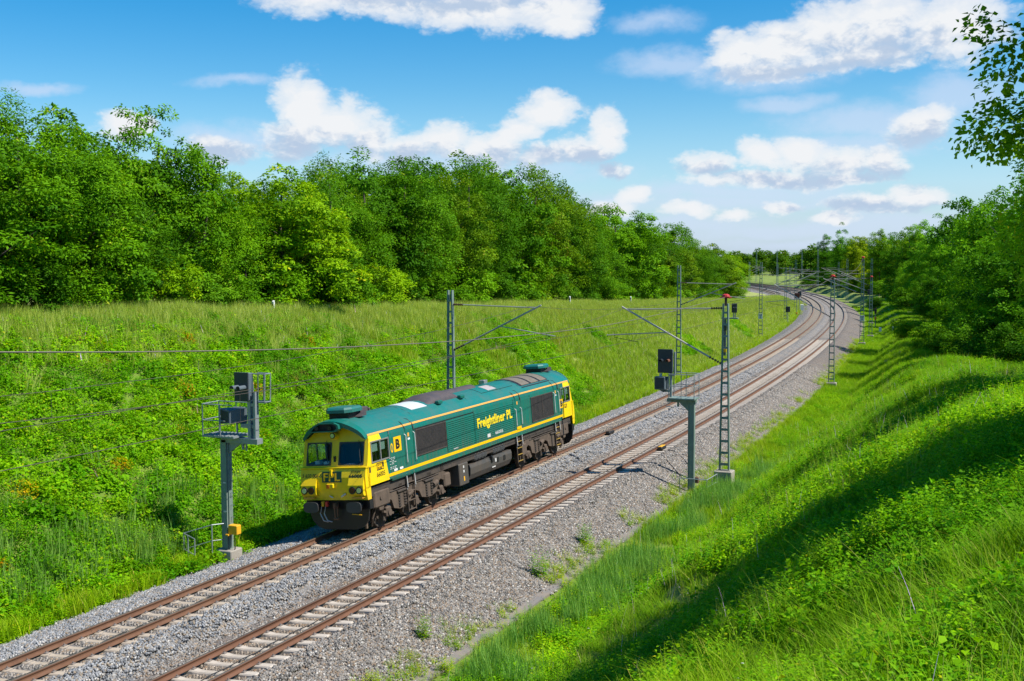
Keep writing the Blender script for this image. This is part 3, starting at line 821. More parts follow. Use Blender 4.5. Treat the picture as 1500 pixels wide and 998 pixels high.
    for k in range(len(pl)):
        j = (k+1) % len(pl); sc = lambda p: (-.15+(p[0]+.15)*.86, 3.81+(p[1]-3.81)*.74)
        a, b_ = pl[k], pl[j]; c_, d_ = sc(b_), sc(a)
        hb.hexa([(a[0], Y(.15), a[1]), (b_[0], Y(.15), b_[1]), (c_[0], Y(.15), c_[1]), (d_[0], Y(.15), d_[1])], [(a[0], Y(.42), a[1]), (b_[0], Y(.42), b_[1]), (c_[0], Y(.42), c_[1]), (d_[0], Y(.42), d_[1])])
    hood = hb.build('horn_recess', M['green'], loco)
    hk = MB(); hk.prism([(-.15+(p[0]+.15)*.9, 3.81+(p[1]-3.81)*.8) for p in pl], 'y', min(Y(.26), Y(.40)), max(Y(.26), Y(.40))); hk.build('horn_grille', M['grille'], hood)
    for xh in (-.45, .08):
        hn = MB(); hn.tube([(xh, Y(.24), 3.80), (xh, Y(.12), 3.80)], .03, 10, r2=.075); hn.build('horn', M['black'], hood)
    # head lamp above windscreens
    lp = MB(); lp.cyl((-.02, Y(.56), 3.50), (0, 1, 0), .125, .20, 20); l0 = lp.build('headlight', M['yellow'], loco)
    lp = MB(); lp.cyl((-.02, Y(.452), 3.50), (0, 1, 0), .105, .03, 20); lp.build('bezel', M['black'], l0)
    lp = MB(); lp.cyl((-.02, Y(.437), 3.50), (0, 1, 0), .075, .02, 20); lp.build('lens', M['lamp'], l0)
    # light clusters in the nose
    for sx in (-1, 1):
        hc = MB(); cx = 1.0*sx
        x0, x1 = cx-.34, cx+.27
        if sx < 0: x0, x1 = cx-.27, cx+.34
        pz = [(.085, 1.80), (.075, 1.50), (.15, 1.43), (.30, 1.43), (.30, 2.08), (.208, 2.08)]
        hc.hexa([(x0, Y(y), z) for y, z in pz], [(x1, Y(y), z) for y, z in pz])
        h = hc.build('light_cluster', M['yellow'], loco)
        for dx, inn in ((.14, 'lamp'), (-.14, 'red')):
            q = MB(); xx = cx+dx*sx-.02*sx; q.cyl((xx, Y(.072), 1.63), (0, 1, 0), .13, .06, 20); bz = q.build('headlight', M['black'], h)
            q = MB(); q.cyl((xx, Y(.038), 1.63), (0, 1, 0), .09, .012, 20)
            q.build('lens', M['lamp'] if inn == 'lamp' else M['cab_red'], h)
        q = MB(); q.tube([(cx-.20, Y(.28), 1.36), (cx-.20, Y(.12), 1.36), (cx+.20, Y(.12), 1.36), (cx+.20, Y(.28), 1.36)], .022, 8); q.build('handrail', M['stripe_orange'], loco)
    # small nose fittings
    q = MB(); q.bbox(-.22, .06, min(Y(.09), Y(.21)), max(Y(.09), Y(.21)), 1.70, 1.86, .02); br = q.build('lamp_bracket', M['yellow'], loco)
    q = MB(); q.box(-.215, -.10, min(Y(.075), Y(.089)), max(Y(.075), Y(.089)), 1.70, 1.84); q.build('marker', M['orange'], br)
    q = MB(); q.prism([(-.10, 2.34), (.0, 2.34), (-.02, 2.12)], 'y', min(Y(.16), Y(.26)), max(Y(.16), Y(.26))); q.build('lifting_lug', M['yellow'], loco)
    q = MB(); q.tube([(.32, Y(.17), 1.40), (.50, Y(.17), 1.50)], .028, 8); q.tube([(-.18, Y(.2), 1.42), (-.05, Y(.2), 1.36)], .02, 8); q.build('hook', M['rail_white'], loco)
    # buffer beam, skirt, buffers, coupling
    q = MB()
    arc = [(-1.22, 1.25), (-1.22, .88), (-1.10, .52), (-.90, .30), (-.62, .20), (.72, .20), (1.0, .30), (1.18, .52), (1.25, .88), (1.25, 1.25)]
    q.prism(arc, 'y', min(Y(.40), Y(.47)), max(Y(.40), Y(.47))); q.build('skirt', M['black'], loco)
    q = MB(); q.box(-1.30, 1.30, min(Y(.40), Y(.62)), max(Y(.40), Y(.62)), .92, 1.25); q.build('buffer_beam', M['black'], loco)
    for sx in (-1, 1):
        q = MB(); cx = .875*sx
        pts = [(cx+.30*math.copysign(abs(math.cos(a))**.55, math.cos(a)), 1.05+.185*math.copysign(abs(math.sin(a))**.6, math.sin(a))) for a in np.linspace(0, 6.2832, 24, endpoint=False)]
        q.prism(pts, 'y', min(Y(0.0), Y(.035)), max(Y(0.0), Y(.035)))
        q.tube([(cx, Y(.035), 1.05), (cx, Y(.20), 1.05)], .10, 14); q.tube([(cx, Y(.18), 1.05), (cx, Y(.42), 1.05)], .15, 14)
        q.build('buffer', M['rubber'], loco, smooth=True)
    q = MB(); q.bbox(-.05, .05, min(Y(.12), Y(.40)), max(Y(.12), Y(.40)), .98, 1.16, .02); q.bar((0, Y(.16), 1.0), (0, Y(.18), .62), .05); q.bar((.09, Y(.2), 1.08), (.09, Y(.2), .70), .045); q.cyl((.04, Y(.17), .62), (1, 0, 0), .04, .2, 10)
    q.build('coupling', M['rust'], loco)
    for k, (xh, mm) in enumerate(((-.50, 'box_yellow'), (-.34, 'red'))):
        q = MB(); q.tube([(xh, Y(.36), 1.14), (xh-.02, Y(.20), 1.10), (xh-.10, Y(.15), .82), (xh+.02, Y(.15), .56), (xh+.16, Y(.22), .50)], .022, 7); hs_ = q.build('brake_hose', M['chrome'], loco, smooth=True)
        q = MB(); q.bbox(xh-.05, xh+.05, min(Y(.17), Y(.30)), max(Y(.17), Y(.30)), 1.05, 1.22, .015); q.build('cock', M[mm], hs_)
    q = MB(); q.tube([(.55, Y(.39), .74), (.95, Y(.37), .72)], .018, 6); q.build('uncoupling_rod', M['box_yellow'], loco)
    # cab interior
    q = MB(); q.box(-1.30, 1.30, min(Y(.45), Y(2.1)), max(Y(.45), Y(2.1)), 1.72, 1.80); q.box(-1.30, 1.30, min(Y(2.02), Y(2.1)), max(Y(2.02), Y(2.1)), 1.80, 3.40)
    q.box(-1.28, 1.28, min(Y(.46), Y(.95)), max(Y(.46), Y(.95)), 1.80, 2.42)
    q.build('cab_interior', M['cabgrey'], loco)
    for xs_ in (-.62, .66):
        q = MB(); q.bbox(xs_-.24, xs_+.24, min(Y(1.3), Y(1.75)), max(Y(1.3), Y(1.75)), 2.15, 2.28, .03); q.bbox(xs_-.23, xs_+.23, min(Y(1.70), Y(1.80)), max(Y(1.70), Y(1.80)), 2.25, 2.98, .03); q.box(xs_-.05, xs_+.05, min(Y(1.5), Y(1.6)), max(Y(1.5), Y(1.6)), 1.8, 2.16)
        q.build('cab_seat', M['seatc'], loco)
    q = MB(); q.box(-.9, -.72, min(Y(.55), Y(.75)), max(Y(.55), Y(.75)), 2.425, 2.60); q.box(-.55, -.32, min(Y(.55), Y(.75)), max(Y(.55), Y(.75)), 2.425, 2.57); q.box(.35, .62, min(Y(.5), Y(.7)), max(Y(.5), Y(.7)), 2.425, 2.48)
    q.build('desk_papers', M['white'], loco)
cab(False); cab(True)

# air-conditioning units on both cab roofs
for y0, y1 in ((.80, 1.85), (18.72, 19.77)):
    q = MB()
    pl = [(-.58, y0+.22), (-.38, y0), (.32, y0), (.52, y0+.22), (.52, y1-.16), (.32, y1), (-.38, y1), (-.58, y1-.16)]
    q.loft([[(x, y, 4.24) for x, y in pl], [(x, y, 4.35) for x, y in pl], [(x*.9, (y-(y0+y1)/2)*.9+(y0+y1)/2, 4.42) for x, y in pl]], True)
    ac = q.build('air_conditioner', M['roof_green'], loco)
    q = MB(); q.box(-.44, .36, y0+.2, y1-.2, 4.0, 4.24); q.build('base', M['black'], ac)
    q = MB(); q.prism([(y1-.45, 4.04), (y1-.03, 4.04), (y1-.03, 4.22)], 'x', .36, .60); q.build('duct', M['exhaust'], ac)

# stripes, side panels and fittings on both sides
BD = body
for sx in (1, -1):
    x = 1.32*sx
    def sbox(name, y0, y1, z0, z1, d0, d1, mat, parent=loco, build=True):
        q = MB(); a, b_ = x+d0*sx, x+d1*sx; q.box(min(a, b_), max(a, b_), y0, y1, z0, z1); return q.build(name, mat, parent)
    sbox('stripe', 1.80, 19.02, 1.79, 1.90, -.01, .006, M['stripe_yellow'])
    q = MB()
    yy = np.linspace(.66, 20.12, 40)
    for a, b_ in zip(yy[:-1], yy[1:]):
        P1, P2 = (1.275*sx, 3.425), (1.245*sx, 3.485)
        q.add([(P1[0]+.006*sx, a, P1[1]), (P1[0]+.006*sx, b_, P1[1]), (P2[0]+.006*sx, b_, P2[1]+.004), (P2[0]+.006*sx, a, P2[1]+.004)], [[0, 1, 2, 3]])
    q.build('stripe', M['stripe_orange'], loco)
    sbox('sill', 2.0, 18.75, 1.62, 1.695, -.02, .012, M['green'])
    # dark air intakes
    def intake(y0, y1, z0, z1, n):
        q = MB(); a, b_ = x-.005*sx, x+.03*sx
        t_ = .045
        for (p0, p1, r0, r1) in ((y0, y1, z0, z0+t_), (y0, y1, z1-t_, z1), (y0, y0+t_, z0+t_, z1-t_), (y1-t_, y1, z0+t_, z1-t_)): q.box(min(a, b_), max(a, b_), p0, p1, r0, r1)
        for k in range(1, n): 
            yc = y0+(y1-y0)*k/n; q.box(min(a, b_), max(a, b_), yc-.018, yc+.018, z0+t_, z1-t_)
        f = q.build('air_intake', M['under_dark'], loco)
        q = MB(); a, b_ = x-.02*sx, x+.008*sx; q.box(min(a, b_), max(a, b_), y0+t_, y1-t_, z0+t_, z1-t_)
        nn = int((z1-z0)/.05)
        for k in range(nn):
            zc = z0+t_+(z1-z0-2*t_)*(k+.5)/nn; a, b_ = x+.008*sx, x+.018*sx; q.box(min(a, b_), max(a, b_), y0+t_, y1-t_, zc-.012, zc+.012)
        q.build('mesh_panel', M['grille'], f)
    intake(3.95, 6.42, 2.19, 3.20, 1); intake(15.10, 17.80, 2.0, 3.16, 2)
    # corrugated panels
    def corr(y0, y1, z0, z1):
        q = MB(); nz = 15; h = (z1-z0)/nz
        for k in range(nz):
            z = z0+k*h; a = [(x, z), (x+.022*sx, z+h*.22), (x+.022*sx, z+h*.62), (x, z+h*.84), (x, z+h)]
            for (xa, za), (xb, zb) in zip(a[:-1], a[1:]): q.add([(xa, y0, za), (xa, y1, za), (xb, y1, zb), (xb, y0, zb)], [[0, 1, 2, 3]])
        for yv in (y0, y1): q.box(min(x, x+.03*sx), max(x, x+.03*sx), yv-.018, yv+.018, z0, z1)
        return q.build('corrugated_panel', M['green'], loco)
    corr(6.48, 9.00, 1.97, 3.17); corr(9.06, 13.05, 1.97, 3.17)
    sbox('shadow_gap', 3.95, 8.98, 3.215, 3.245, -.01, .012, M['black'])
    for yv in (2.0, 3.9, 9.03, 13.1, 13.95, 15.0, 18.0): sbox('seam', yv-.008, yv+.008, 1.92, 3.28, -.01, .004, M['under_dark'])
    # doors with handrails, steps
    for y0, y1, zt in ((3.12, 3.80, 3.15), (13.22, 13.83, 2.86), (17.92, 18.50, 3.10)):
        sbox('door', y0+.08, y1-.06, 1.95, 3.28, -.01, .005, M['green'])
        for yv in (y0, y1):
            q = MB(); q.tube([(x, yv, zt), (x+.07*sx, yv, zt-.05), (x+.07*sx, yv, 2.11), (x, yv, 2.06)], .017, 7); q.build('handrail', M['rail_white'], loco)
        q = MB(); q.tube([(x+.03*sx, y1+.03, 3.20), (x-.05*sx, y1+.05, 3.46), (x-.20*sx, y1-.04, 3.62), (x-.26*sx, y1-.20, 3.66)], .024, 7); q.tube([(x+.02*sx, y0+.10, 3.30), (x-.10*sx, y0+.02, 3.56), (x-.2*sx, y0, 3.62)], .014, 6); q.build('roof_handle', M['black'], loco)
        sbox('data_plate', y0+.24, y0+.36, 3.02, 3.16, .004, .008, M['stripe_orange'])
        if zt > 3: sbox('data_plate', y0+.24, y0+.40, 2.90, 2.97, .004, .008, M['white'])
    sbox('kick_plate', 13.28, 13.78, 1.91, 2.03, .004, .03, M['stripe_yellow'])
    for yv, zv in ((2.62, 1.93), (2.2, 1.93)): sbox('data_plate', yv, yv+.24, zv, zv+.08, .004, .007, M['white'])
    # square letter board and oval badge
    for yb_ in (2.31, 18.62):
        bb = sbox('letter_board', yb_, yb_+.54, 2.60 if yb_ < 10 else 2.22, 3.14 if yb_ < 10 else 2.66, .004, .009, M['stripe_yellow'])
    # side lettering
    if sx > 0: T = lambda y: (x, y); xd = (0, 1, 0)
    else: xd = (0, -1, 0)
    def side_text(txt, y0, y1, z0, h, mat, dd=.010, bold=.012):
        me = text_mesh(txt, 1.0, mat, bold=bold, fit=(y1-y0, h)); org = (x+dd*sx, y0 if sx > 0 else y1, z0)
        return place_text(me, 'lettering', org, xd, (0, 0, 1), loco)
    side_text('B', 2.44, 2.73, 2.69, .36, M['black'], .012, .05); side_text('B', 18.76, 19.03, 2.29, .30, M['black'], .012, .05)
    side_text('Freightliner PL', 9.26, 12.85, 2.38, .54, M['yellow_bright'], .026, .032)
    sbox('data_plate', 10.15, 10.45, 2.005, 2.15, .024, .028, M['rail_white'])
    side_text('66005', 10.95, 11.75, 2.03, .13, M['rail_white'], .026, .01)
    side_text('66005', 6.95, 7.35, 1.99, .05, M['rail_white'], .026, .01)
    pb = sbox('name_board', 1.02, 1.50, 2.15, 2.41, .004, .007, M['black'])
    side_text('FPL', 1.05, 1.47, 2.18, .20, M['stripe_yellow'], .009, .04)
    side_text('66005', .98, 1.55, 1.92, .17, M['black'], .006, .0)
    pb = sbox('name_board', 19.30, 19.62, 2.17, 2.36, .004, .007, M['black'])
    side_text('FPL', 19.33, 19.59, 2.20, .13, M['stripe_yellow'], .009, .04)
    sbox('vent', .50, .60, 2.16, 2.34, .002, .008, M['grille'])
    # data panel text rows: small pale marks
    q = MB(); rr_ = random.Random(3)
    for k in range(9):
        zc = 2.42-.055*k; yy0 = 1.93
        for _ in range(3):
            w = rr_.uniform(.05, .16)
            if rr_.random() < .7: a, b_ = x+.003*sx, x+.006*sx; q.box(min(a, b_), max(a, b_), yy0, yy0+w, zc, zc+.02)
            yy0 += w+.05
    q.build('data_marks', M['rail_white'], loco)
    q = MB(); el_ = [(2.16+.09*math.cos(a), 2.78+.17*math.sin(a)) for a in np.linspace(0, 6.2832, 20, endpoint=False)]
    a, b_ = x+.003*sx, x+.007*sx; q.prism(el_, 'x', min(a, b_), max(a, b_)); bd = q.build('badge', M['stripe_yellow'], loco)
    q = MB(); el_ = [(2.16+.045*math.cos(a), 2.78+.11*math.sin(a)) for a in np.linspace(0, 6.2832, 16, endpoint=False)]
    a, b_ = x+.007*sx, x+.010*sx; q.prism(el_, 'x', min(a, b_), max(a, b_)); q.build('emblem', M['green'], bd)
# front lettering
def front_text(txt, x0, x1, z0, h, mat, y, bold=.012, tilt=.08):
    me = text_mesh(txt, 1.0, mat, bold=bold, fit=(x1-x0, h)); return place_text(me, 'lettering', (x0, y, z0), (1, 0, 0), (0, tilt, 1), loco)
q = MB(); q.hexa([(-.43, .175, 1.90), (.36, .175, 1.90), (.36, .225, 2.27), (-.43, .225, 2.27)], [(-.43, .29, 1.90), (.36, .29, 1.90), (.36, .33, 2.27), (-.43, .33, 2.27)])
q.build('name_board', M['dark_green'], loco)
front_text('FPL', -.37, .30, 1.945, .28, M['stripe_yellow'], .176, .02, .135)
front_text('3 650 004-5', -1.25, -.45, 2.07, .13, M['black'], .192, .0, .25)
front_text('JT42M', .74, 1.12, 2.19, .105, M['black'], .228, .0, .26)
front_text('66005', .66, 1.20, 2.05, .12, M['black'], .192, .03, .26)

# roof fittings
def roofpatch(name, x0, x1, y0, y1, h, mat, parent=loco, n=8):
    q = MB(); xa = np.linspace(x0, x1, n)
    rings = [[(a, y0, zr(a)+h), (a, y1, zr(a)+h), (a, y1, zr(a)-.03), (a, y0, zr(a)-.03)] for a in xa]
    q.loft(rings, True); return q.build(name, mat, parent)
roofpatch('roof_panel', -.62, .80, 4.75, 6.02, .012, M['roof_white'])
q = MB(); rings = []
for y in np.linspace(6.05, 9.0, 12):
    k = math.sin(math.pi*min(1, (y-6.0)/1.2)/2)*min(1, (9.05-y)/.5)**.5
    rings.append([(.74*math.cos(a)*(1 if k > .3 else .9), y, 3.86+(.36*k+.02)*math.sin(a)**.8) for a in np.linspace(0, math.pi, 13)])
q.loft(rings, True, closed=True); ex_ = q.build('exhaust_cover', M['exhaust'], loco, smooth=True)
q = MB(); rings = []
for y in np.linspace(8.6, 11.6, 8):
    rings.append([(-.05+.36*math.cos(a), y, 3.92+.26*math.sin(a)**.8) for a in np.linspace(0, math.pi, 11)])
q.loft(rings, True); q.build('exhaust_pipe', M['exhaust'], ex_, smooth=True)
q = MB()
for yv in (6.7, 8.7): q.bbox(.78, .98, yv, yv+.35, 3.84, 3.98, .03)
q.build('exhaust_bracket', M['green'], ex_)
roofpatch('roof_panel', .30, .78, 11.75, 12.6, .012, M['exhaust_pale'], n=4)
q = MB()
def roofline(x0, y0, x1, y1, w=.018):
    for k in range(8):
        a, b_ = k/8, (k+1)/8
        p, r = (x0+(x1-x0)*a, y0+(y1-y0)*a), (x0+(x1-x0)*b_, y0+(y1-y0)*b_)
        q.bar((p[0], p[1], zr(p[0])+.004), (r[0], r[1], zr(r[0])+.004), w, .012)
for yv in (4.35, 9.2, 12.75, 14.6): roofline(-1.25, yv, 1.25, yv, .014)
q.build('roof_seam', M['under_dark'], loco)
q = MB(); roofline(-.5, 10.9, .85, 10.9, .03); roofline(.85, 10.9, .85, 14.2, .03); roofline(.85, 12.5, -.5, 12.5, .03); q.build('hatch_edge', M['black'], loco)
gr = roofpatch('radiator_grille', -1.0, 1.10, 14.75, 18.15, .014, M['black'], n=10)
for y0, y1 in ((14.95, 15.95), (16.1, 17.05), (17.2, 18.05)): roofpatch('radiator_mesh', -.70, .98, y0+.04, y1-.04, .024, M['mesh_tan'], gr, 9)
q = MB()
for y0 in (15.3, 15.65, 16.45, 16.8, 17.5, 17.8):
    roofline(-.75, y0, 1.0, y0, .02)
q.build('radiator_bar', M['under_dark'], gr)
q = MB(); q.bbox(-.5, -.25, 2.9, 3.35, 4.02, 4.22, .02); q.bbox(-.5, -.3, 3.5, 3.6, 4.02, 4.14, .02); q.build('roof_box', M['exhaust'], loco)
q = MB(); q.bbox(-.45, -.15, 13.4, 13.75, 4.02, 4.20, .02); q.build('roof_box', M['chrome'], loco)

# underframe
q = MB(); q.box(-1.22, 1.22, .55, 20.2, 1.30, 1.62); q.build('main_frame', M['under_dark'], loco)
q = MB()
TK = [(-1.22, 1.12), (-1.26, .98), (-1.24, .72), (-1.10, .50), (-.92, .42), (.92, .42), (1.10, .50), (1.24, .72), (1.26, .98), (1.22, 1.12)]
q.prism(TK, 'y', 8.45, 12.65); tank = q.build('fuel_tank', M['tank'], loco, smooth=False)
for sx in (1, -1):
    q = MB(); q.tube([(1.27*sx, 10.55, 1.0), (1.31*sx, 10.55, 1.0)], .10, 14); q.tube([(1.2*sx, 10.45, 1.10), (1.34*sx, 10.45, 1.16)], .055, 10); q.build('filler_cap', M['black'], tank)
    q = MB(); a = sorted((1.255*sx, 1.275*sx)); q.box(a[0], a[1], 11.1, 11.25, .82, 1.02); q.box(a[0], a[1], 11.75, 11.95, .80, 1.0); q.build('gauge', M['black'], tank)
    q = MB(); q.box(a[0], a[1]+.002, 10.85, 10.98, .86, 1.0); q.box(a[0], a[1]+.002, 10.5, 10.85, .66, .70); q.build('warning_label', M['rail_white'], tank)
    for y0 in (8.9, 10.75):
        q = MB(); xs_ = sorted((.75*sx, 1.24*sx)); q.bbox(xs_[0], xs_[1], y0, y0+1.35, 1.18, 1.48, .09)
        for k in range(4): q.bbox(xs_[0]-.01, xs_[1]+.01, y0+.16+.3*k, y0+.26+.3*k, 1.20, 1.495, .03)
        q.build('air_reservoir', M['rubber'], loco)
    q = MB(); xs_ = sorted((.55*sx, 1.25*sx)); q.bbox(xs_[0], xs_[1], 7.45, 8.28, .42, 1.30, .03); eb = q.build('equipment_box', M['tank'], loco)
    q = MB(); a = sorted((1.251*sx, 1.256*sx)); q.box(a[0], a[1], 7.80, 7.90, 1.10, 1.2); q.box(a[0], a[1], 7.80, 7.90, .92, 1.02); q.build('warning_label', M['rail_white'], eb)
    q = MB(); q.box(a[0], a[1], 7.80, 7.90, .58, .76); q.build('warning_label', M['box_yellow'], eb)

def bogie(yc, front):
    ax = (-2.05, 0.0, 2.05)
    prof = [(-2.75, .95), (-2.62, 1.15), (-2.3, 1.28), (-1.75, 1.30), (-1.3, 1.12), (-.75, 1.08), (-.4, 1.24), (.4, 1.24), (.75, 1.08), (1.3, 1.12), (1.75, 1.30), (2.3, 1.28), (2.62, 1.15), (2.75, .95),
            (2.66, .72), (2.42, .70), (2.30, .92), (2.05, 1.02), (1.80, .92), (1.66, .60), (1.25, .50), (.85, .52), (.45, .60), (.28, .86), (0, .95), (-.28, .86), (-.45, .60), (-.85, .52), (-1.25, .50), (-1.66, .60), (-1.80, .92), (-2.05, 1.02), (-2.30, .92), (-2.42, .70), (-2.66, .72)]
    q = MB()
    for sx in (-1, 1):
        a = sorted((1.08*sx, 1.20*sx)); q.prism(prof, 'x', a[0], a[1])
    for y0 in (-1.05, 1.05): q.box(-.99, .99, y0-.2, y0+.2, .75, 1.05)
    bg_ = q.build('bogie', M['under'], loco); bg_.location = (0, yc, 0)
    for a in ax:
        q = MB()
        for sx in (-1, 1):
            q.cyl((.755*sx, a, .53), (1, 0, 0), .53, .13, 32); q.cyl((.70*sx, a, .53), (1, 0, 0), .56, .03, 32); q.cyl((.83*sx, a, .53), (1, 0, 0), .34, .05, 20)
        q.cyl((0, a, .53), (1, 0, 0), .09, 1.6, 12); q.build('wheelset', M['under_dark'], bg_, smooth=True)
    for sx in (-1, 1):
        q = MB()
        for a_ in ax:
            q.bbox(*sorted((1.02*sx, 1.22*sx)), a_-.17, a_+.17, .38, .74, .04); q.cyl((1.23*sx, a_, .53), (1, 0, 0), .12, .06, 14)
            q.bar((1.15*sx, a_-.34, .62), (1.15*sx, a_+.34, .44), .08)
        q.build('axlebox', M['under'], bg_)
        for a_ in (-1.05, 1.05):
            q = MB()
            for d in (-.2, .2):
                for k in range(5): q.cyl((1.17*sx, a_+d, .62+.10*k), (0, 0, 1), .095, .05, 12)
            q.bbox(*sorted((1.06*sx, 1.27*sx)), a_-.36, a_+.36, 1.10, 1.18, .02)
            q.build('spring', M['under_dark'], bg_, smooth=False)
        q = MB()
        for a_ in (-.55, 1.5):
            q.cyl((1.22*sx, a_, .93), (0, 1, .2), .105, .34, 14); q.bar((1.2*sx, a_+.2, .95), (1.2*sx, a_+.42, .66), .05)
        q.build('brake_cylinder', M['under'], bg_, smooth=False)
        q = MB(); rr_ = random.Random(5 if front else 9)
        for k in range(9):
            y0 = rr_.uniform(-2.6, 2.3); z0 = rr_.uniform(1.2, 1.55)
            q.tube([(1.14*sx, y0, z0), (1.17*sx, y0+rr_.uniform(.3, .8), z0+rr_.uniform(-.1, .1)), (1.17*sx, y0+rr_.uniform(.7, 1.0), rr_.uniform(.85, 1.1))], rr_.uniform(.016, .030), 6)
        for k in range(5):
            y0 = -2.4+1.1*k; q.bbox(*sorted((1.05*sx, 1.22*sx)), y0, y0+rr_.uniform(.2, .4), 1.30, 1.30+rr_.uniform(.12, .26), .02)
        q.tube([(1.19*sx, -2.6, 1.38), (1.19*sx, 2.4, 1.40)], .03, 7); q.tube([(1.21*sx, -1.9, 1.22), (1.21*sx, 1.9, 1.24)], .022, 7)
        q.build('pipework', M['under_dark'], bg_)
        # sand boxes and rail guards at the outer end
        e = -1 if front else 1
        q = MB(); yy_ = sorted((e*1.95, e*3.05)); q.bbox(*sorted((1.0*sx, 1.25*sx)), yy_[0], yy_[1], .84, 1.42, .05); q.cyl((1.26*sx, e*2.62, 1.16), (1, 0, 0), .07, .05, 10)
        q.tube([(1.08*sx, e*2.75, .80), (.98*sx, e*2.85, .45), (.85*sx, e*2.72, .16)], .032, 7); q.bar((.80*sx, e*2.98, .85), (.77*sx, e*2.95, .13), .07, .10)
        q.build('sandbox', M['under'], bg_)
        q = MB(); yy_ = sorted((-e*2.30, -e*2.85)); q.bbox(*sorted((.98*sx, 1.24*sx)), yy_[0], yy_[1], .62, 1.15, .05); q.build('sandbox', M['under'], bg_)
    return bg_
bogie(3.85, True); bogie(16.75, False)
# ladders / steps
for sx in (1, -1):
    for y0, zz, mr in ((3.10, .28, 'box_yellow'), (13.25, .42, 'under'), (17.95, .45, 'under')):
        q = MB(); xx = 1.27*sx
        for yv in (y0, y0+.55): q.bar((xx, yv, 1.66), (xx, yv, zz), .045)
        nst = 4
        st_ = q.build('ladder', M['under'], loco)
        q = MB()
        for k in range(nst):
            zc = zz+.06+(1.36-zz)*k/(nst-1)*.93; q.bbox(*sorted((xx-.02*sx, xx+.04*sx)), y0+.02, y0+.53, zc-.012, zc+.012, .005)
        q.build('step', M['step_yellow'] if y0 > 5 else M['under'], st_)
        for yv in (y0-.02, y0+.57):
            q = MB(); q.tube([(xx+.04*sx, yv, 1.70), (xx+.06*sx, yv, 1.2), (xx+.02*sx, yv, 1.12)], .018, 7); q.build('handrail', M['rail_white'], loco)

# ------------------------------------------------------------------ overhead line masts
def local_frame(s, o, z):
    th = heading(s); p = W3(s, o, z)
    return Matrix(((math.cos(th), -math.sin(th), 0, float(p[0])), (math.sin(th), math.cos(th), 0, float(p[1])), (0, 0, 1, float(p[2])), (0, 0, 0, 1)))
def lattice(h, w0, w1, mat, rung=0.55, d=0.20, z0=0.0):
    """two tapering channels with battens"""
    q = MB()
    for sx in (-1, 1):
        a, b_ = sx*w0/2, sx*w1/2; t_ = .027
        q.hexa([(a-t_, -d/2, z0), (a+t_, -d/2, z0), (a+t_, d/2, z0), (a-t_, d/2, z0)], [(b_-t_, -d/2, h), (b_+t_, -d/2, h), (b_+t_, d/2, h), (b_-t_, d/2, h)])
        q.hexa([(a-t_*1.35*(sx > 0)-.0, -d/2-.004, z0), (a+t_*1.35*(sx < 0), -d/2-.004, z0), (a+t_*1.35*(sx < 0), -d/2+.012, z0), (a-t_*1.35*(sx > 0), -d/2+.012, z0)],
               [(b_-t_*1.35*(sx > 0), -d/2-.004, h), (b_+t_*1.35*(sx < 0), -d/2-.004, h), (b_+t_*1.35*(sx < 0), -d/2+.012, h), (b_-t_*1.35*(sx > 0), -d/2+.012, h)])
    z = z0+.25
    while z < h-.1:
        w = w0+(w1-w0)*(z-z0)/(h-z0)
        for y in (-d/2-.006, d/2-.006): q.box(-w/2+.02, w/2-.02, y, y+.012, z, z+.085)
        z += rung
    return q
def tube_part(name, a, b_, r, parent, mat='alu_tube', n=8):
    q = MB(); q.tube([a, b_], r, n); return q.build(name, M[mat], parent, smooth=True)
def insulator(a, b_, parent, n=5, r=.06):
    q = MB(); a, b_ = Vector(a), Vector(b_); d = (b_-a)
    q.tube([a, b_], .022, 7)
    for k in range(n):
        c = a+d*((k+.5)/n); q.tube([c-d*.04, c+d*.04], r, 10)
    return q.build('insulator', M['insul'], parent, smooth=False)
def km_sign(parent, z, y, l1, l2, w=.55, h=.68):
    q = MB(); q.bbox(-w/2, w/2, y-.02, y, z, z+h, .006); sg_ = q.build('distance_sign', M['white'], parent)
    for txt, zc, hh, ww in ((l1, z+h*.55, h*.33, w*.72), (l2, z+h*.13, h*.33, w*.26)):
        me = text_mesh(txt, 1.0, M['black'], bold=.02, fit=(ww, hh)); place_text(me, 'lettering', (-ww/2, y-.024, zc), (1, 0, 0), (0, 0, 1), sg_)
    return sg_
def bird_guard(parent, z):
    q = MB(); q.cyl((0, 0, z-.18), (0, 0, 1), .06, .36, 10); st_ = q.build('guard_post', M['insul'], parent)
    q = MB(); q.loft([[(r*.8*math.cos(a), r*.66*math.sin(a), z+h*.85) for a in np.linspace(0, 6.2832, 12, endpoint=False)] for r, h in ((.20, .0), (.24, .08), (.20, .18), (.10, .22))], True)
    q.tube([(-.26, 0, z+.02), (.26, 0, z+.02)], .03, 6); q.build('insulator_cap', M['red'], st_)
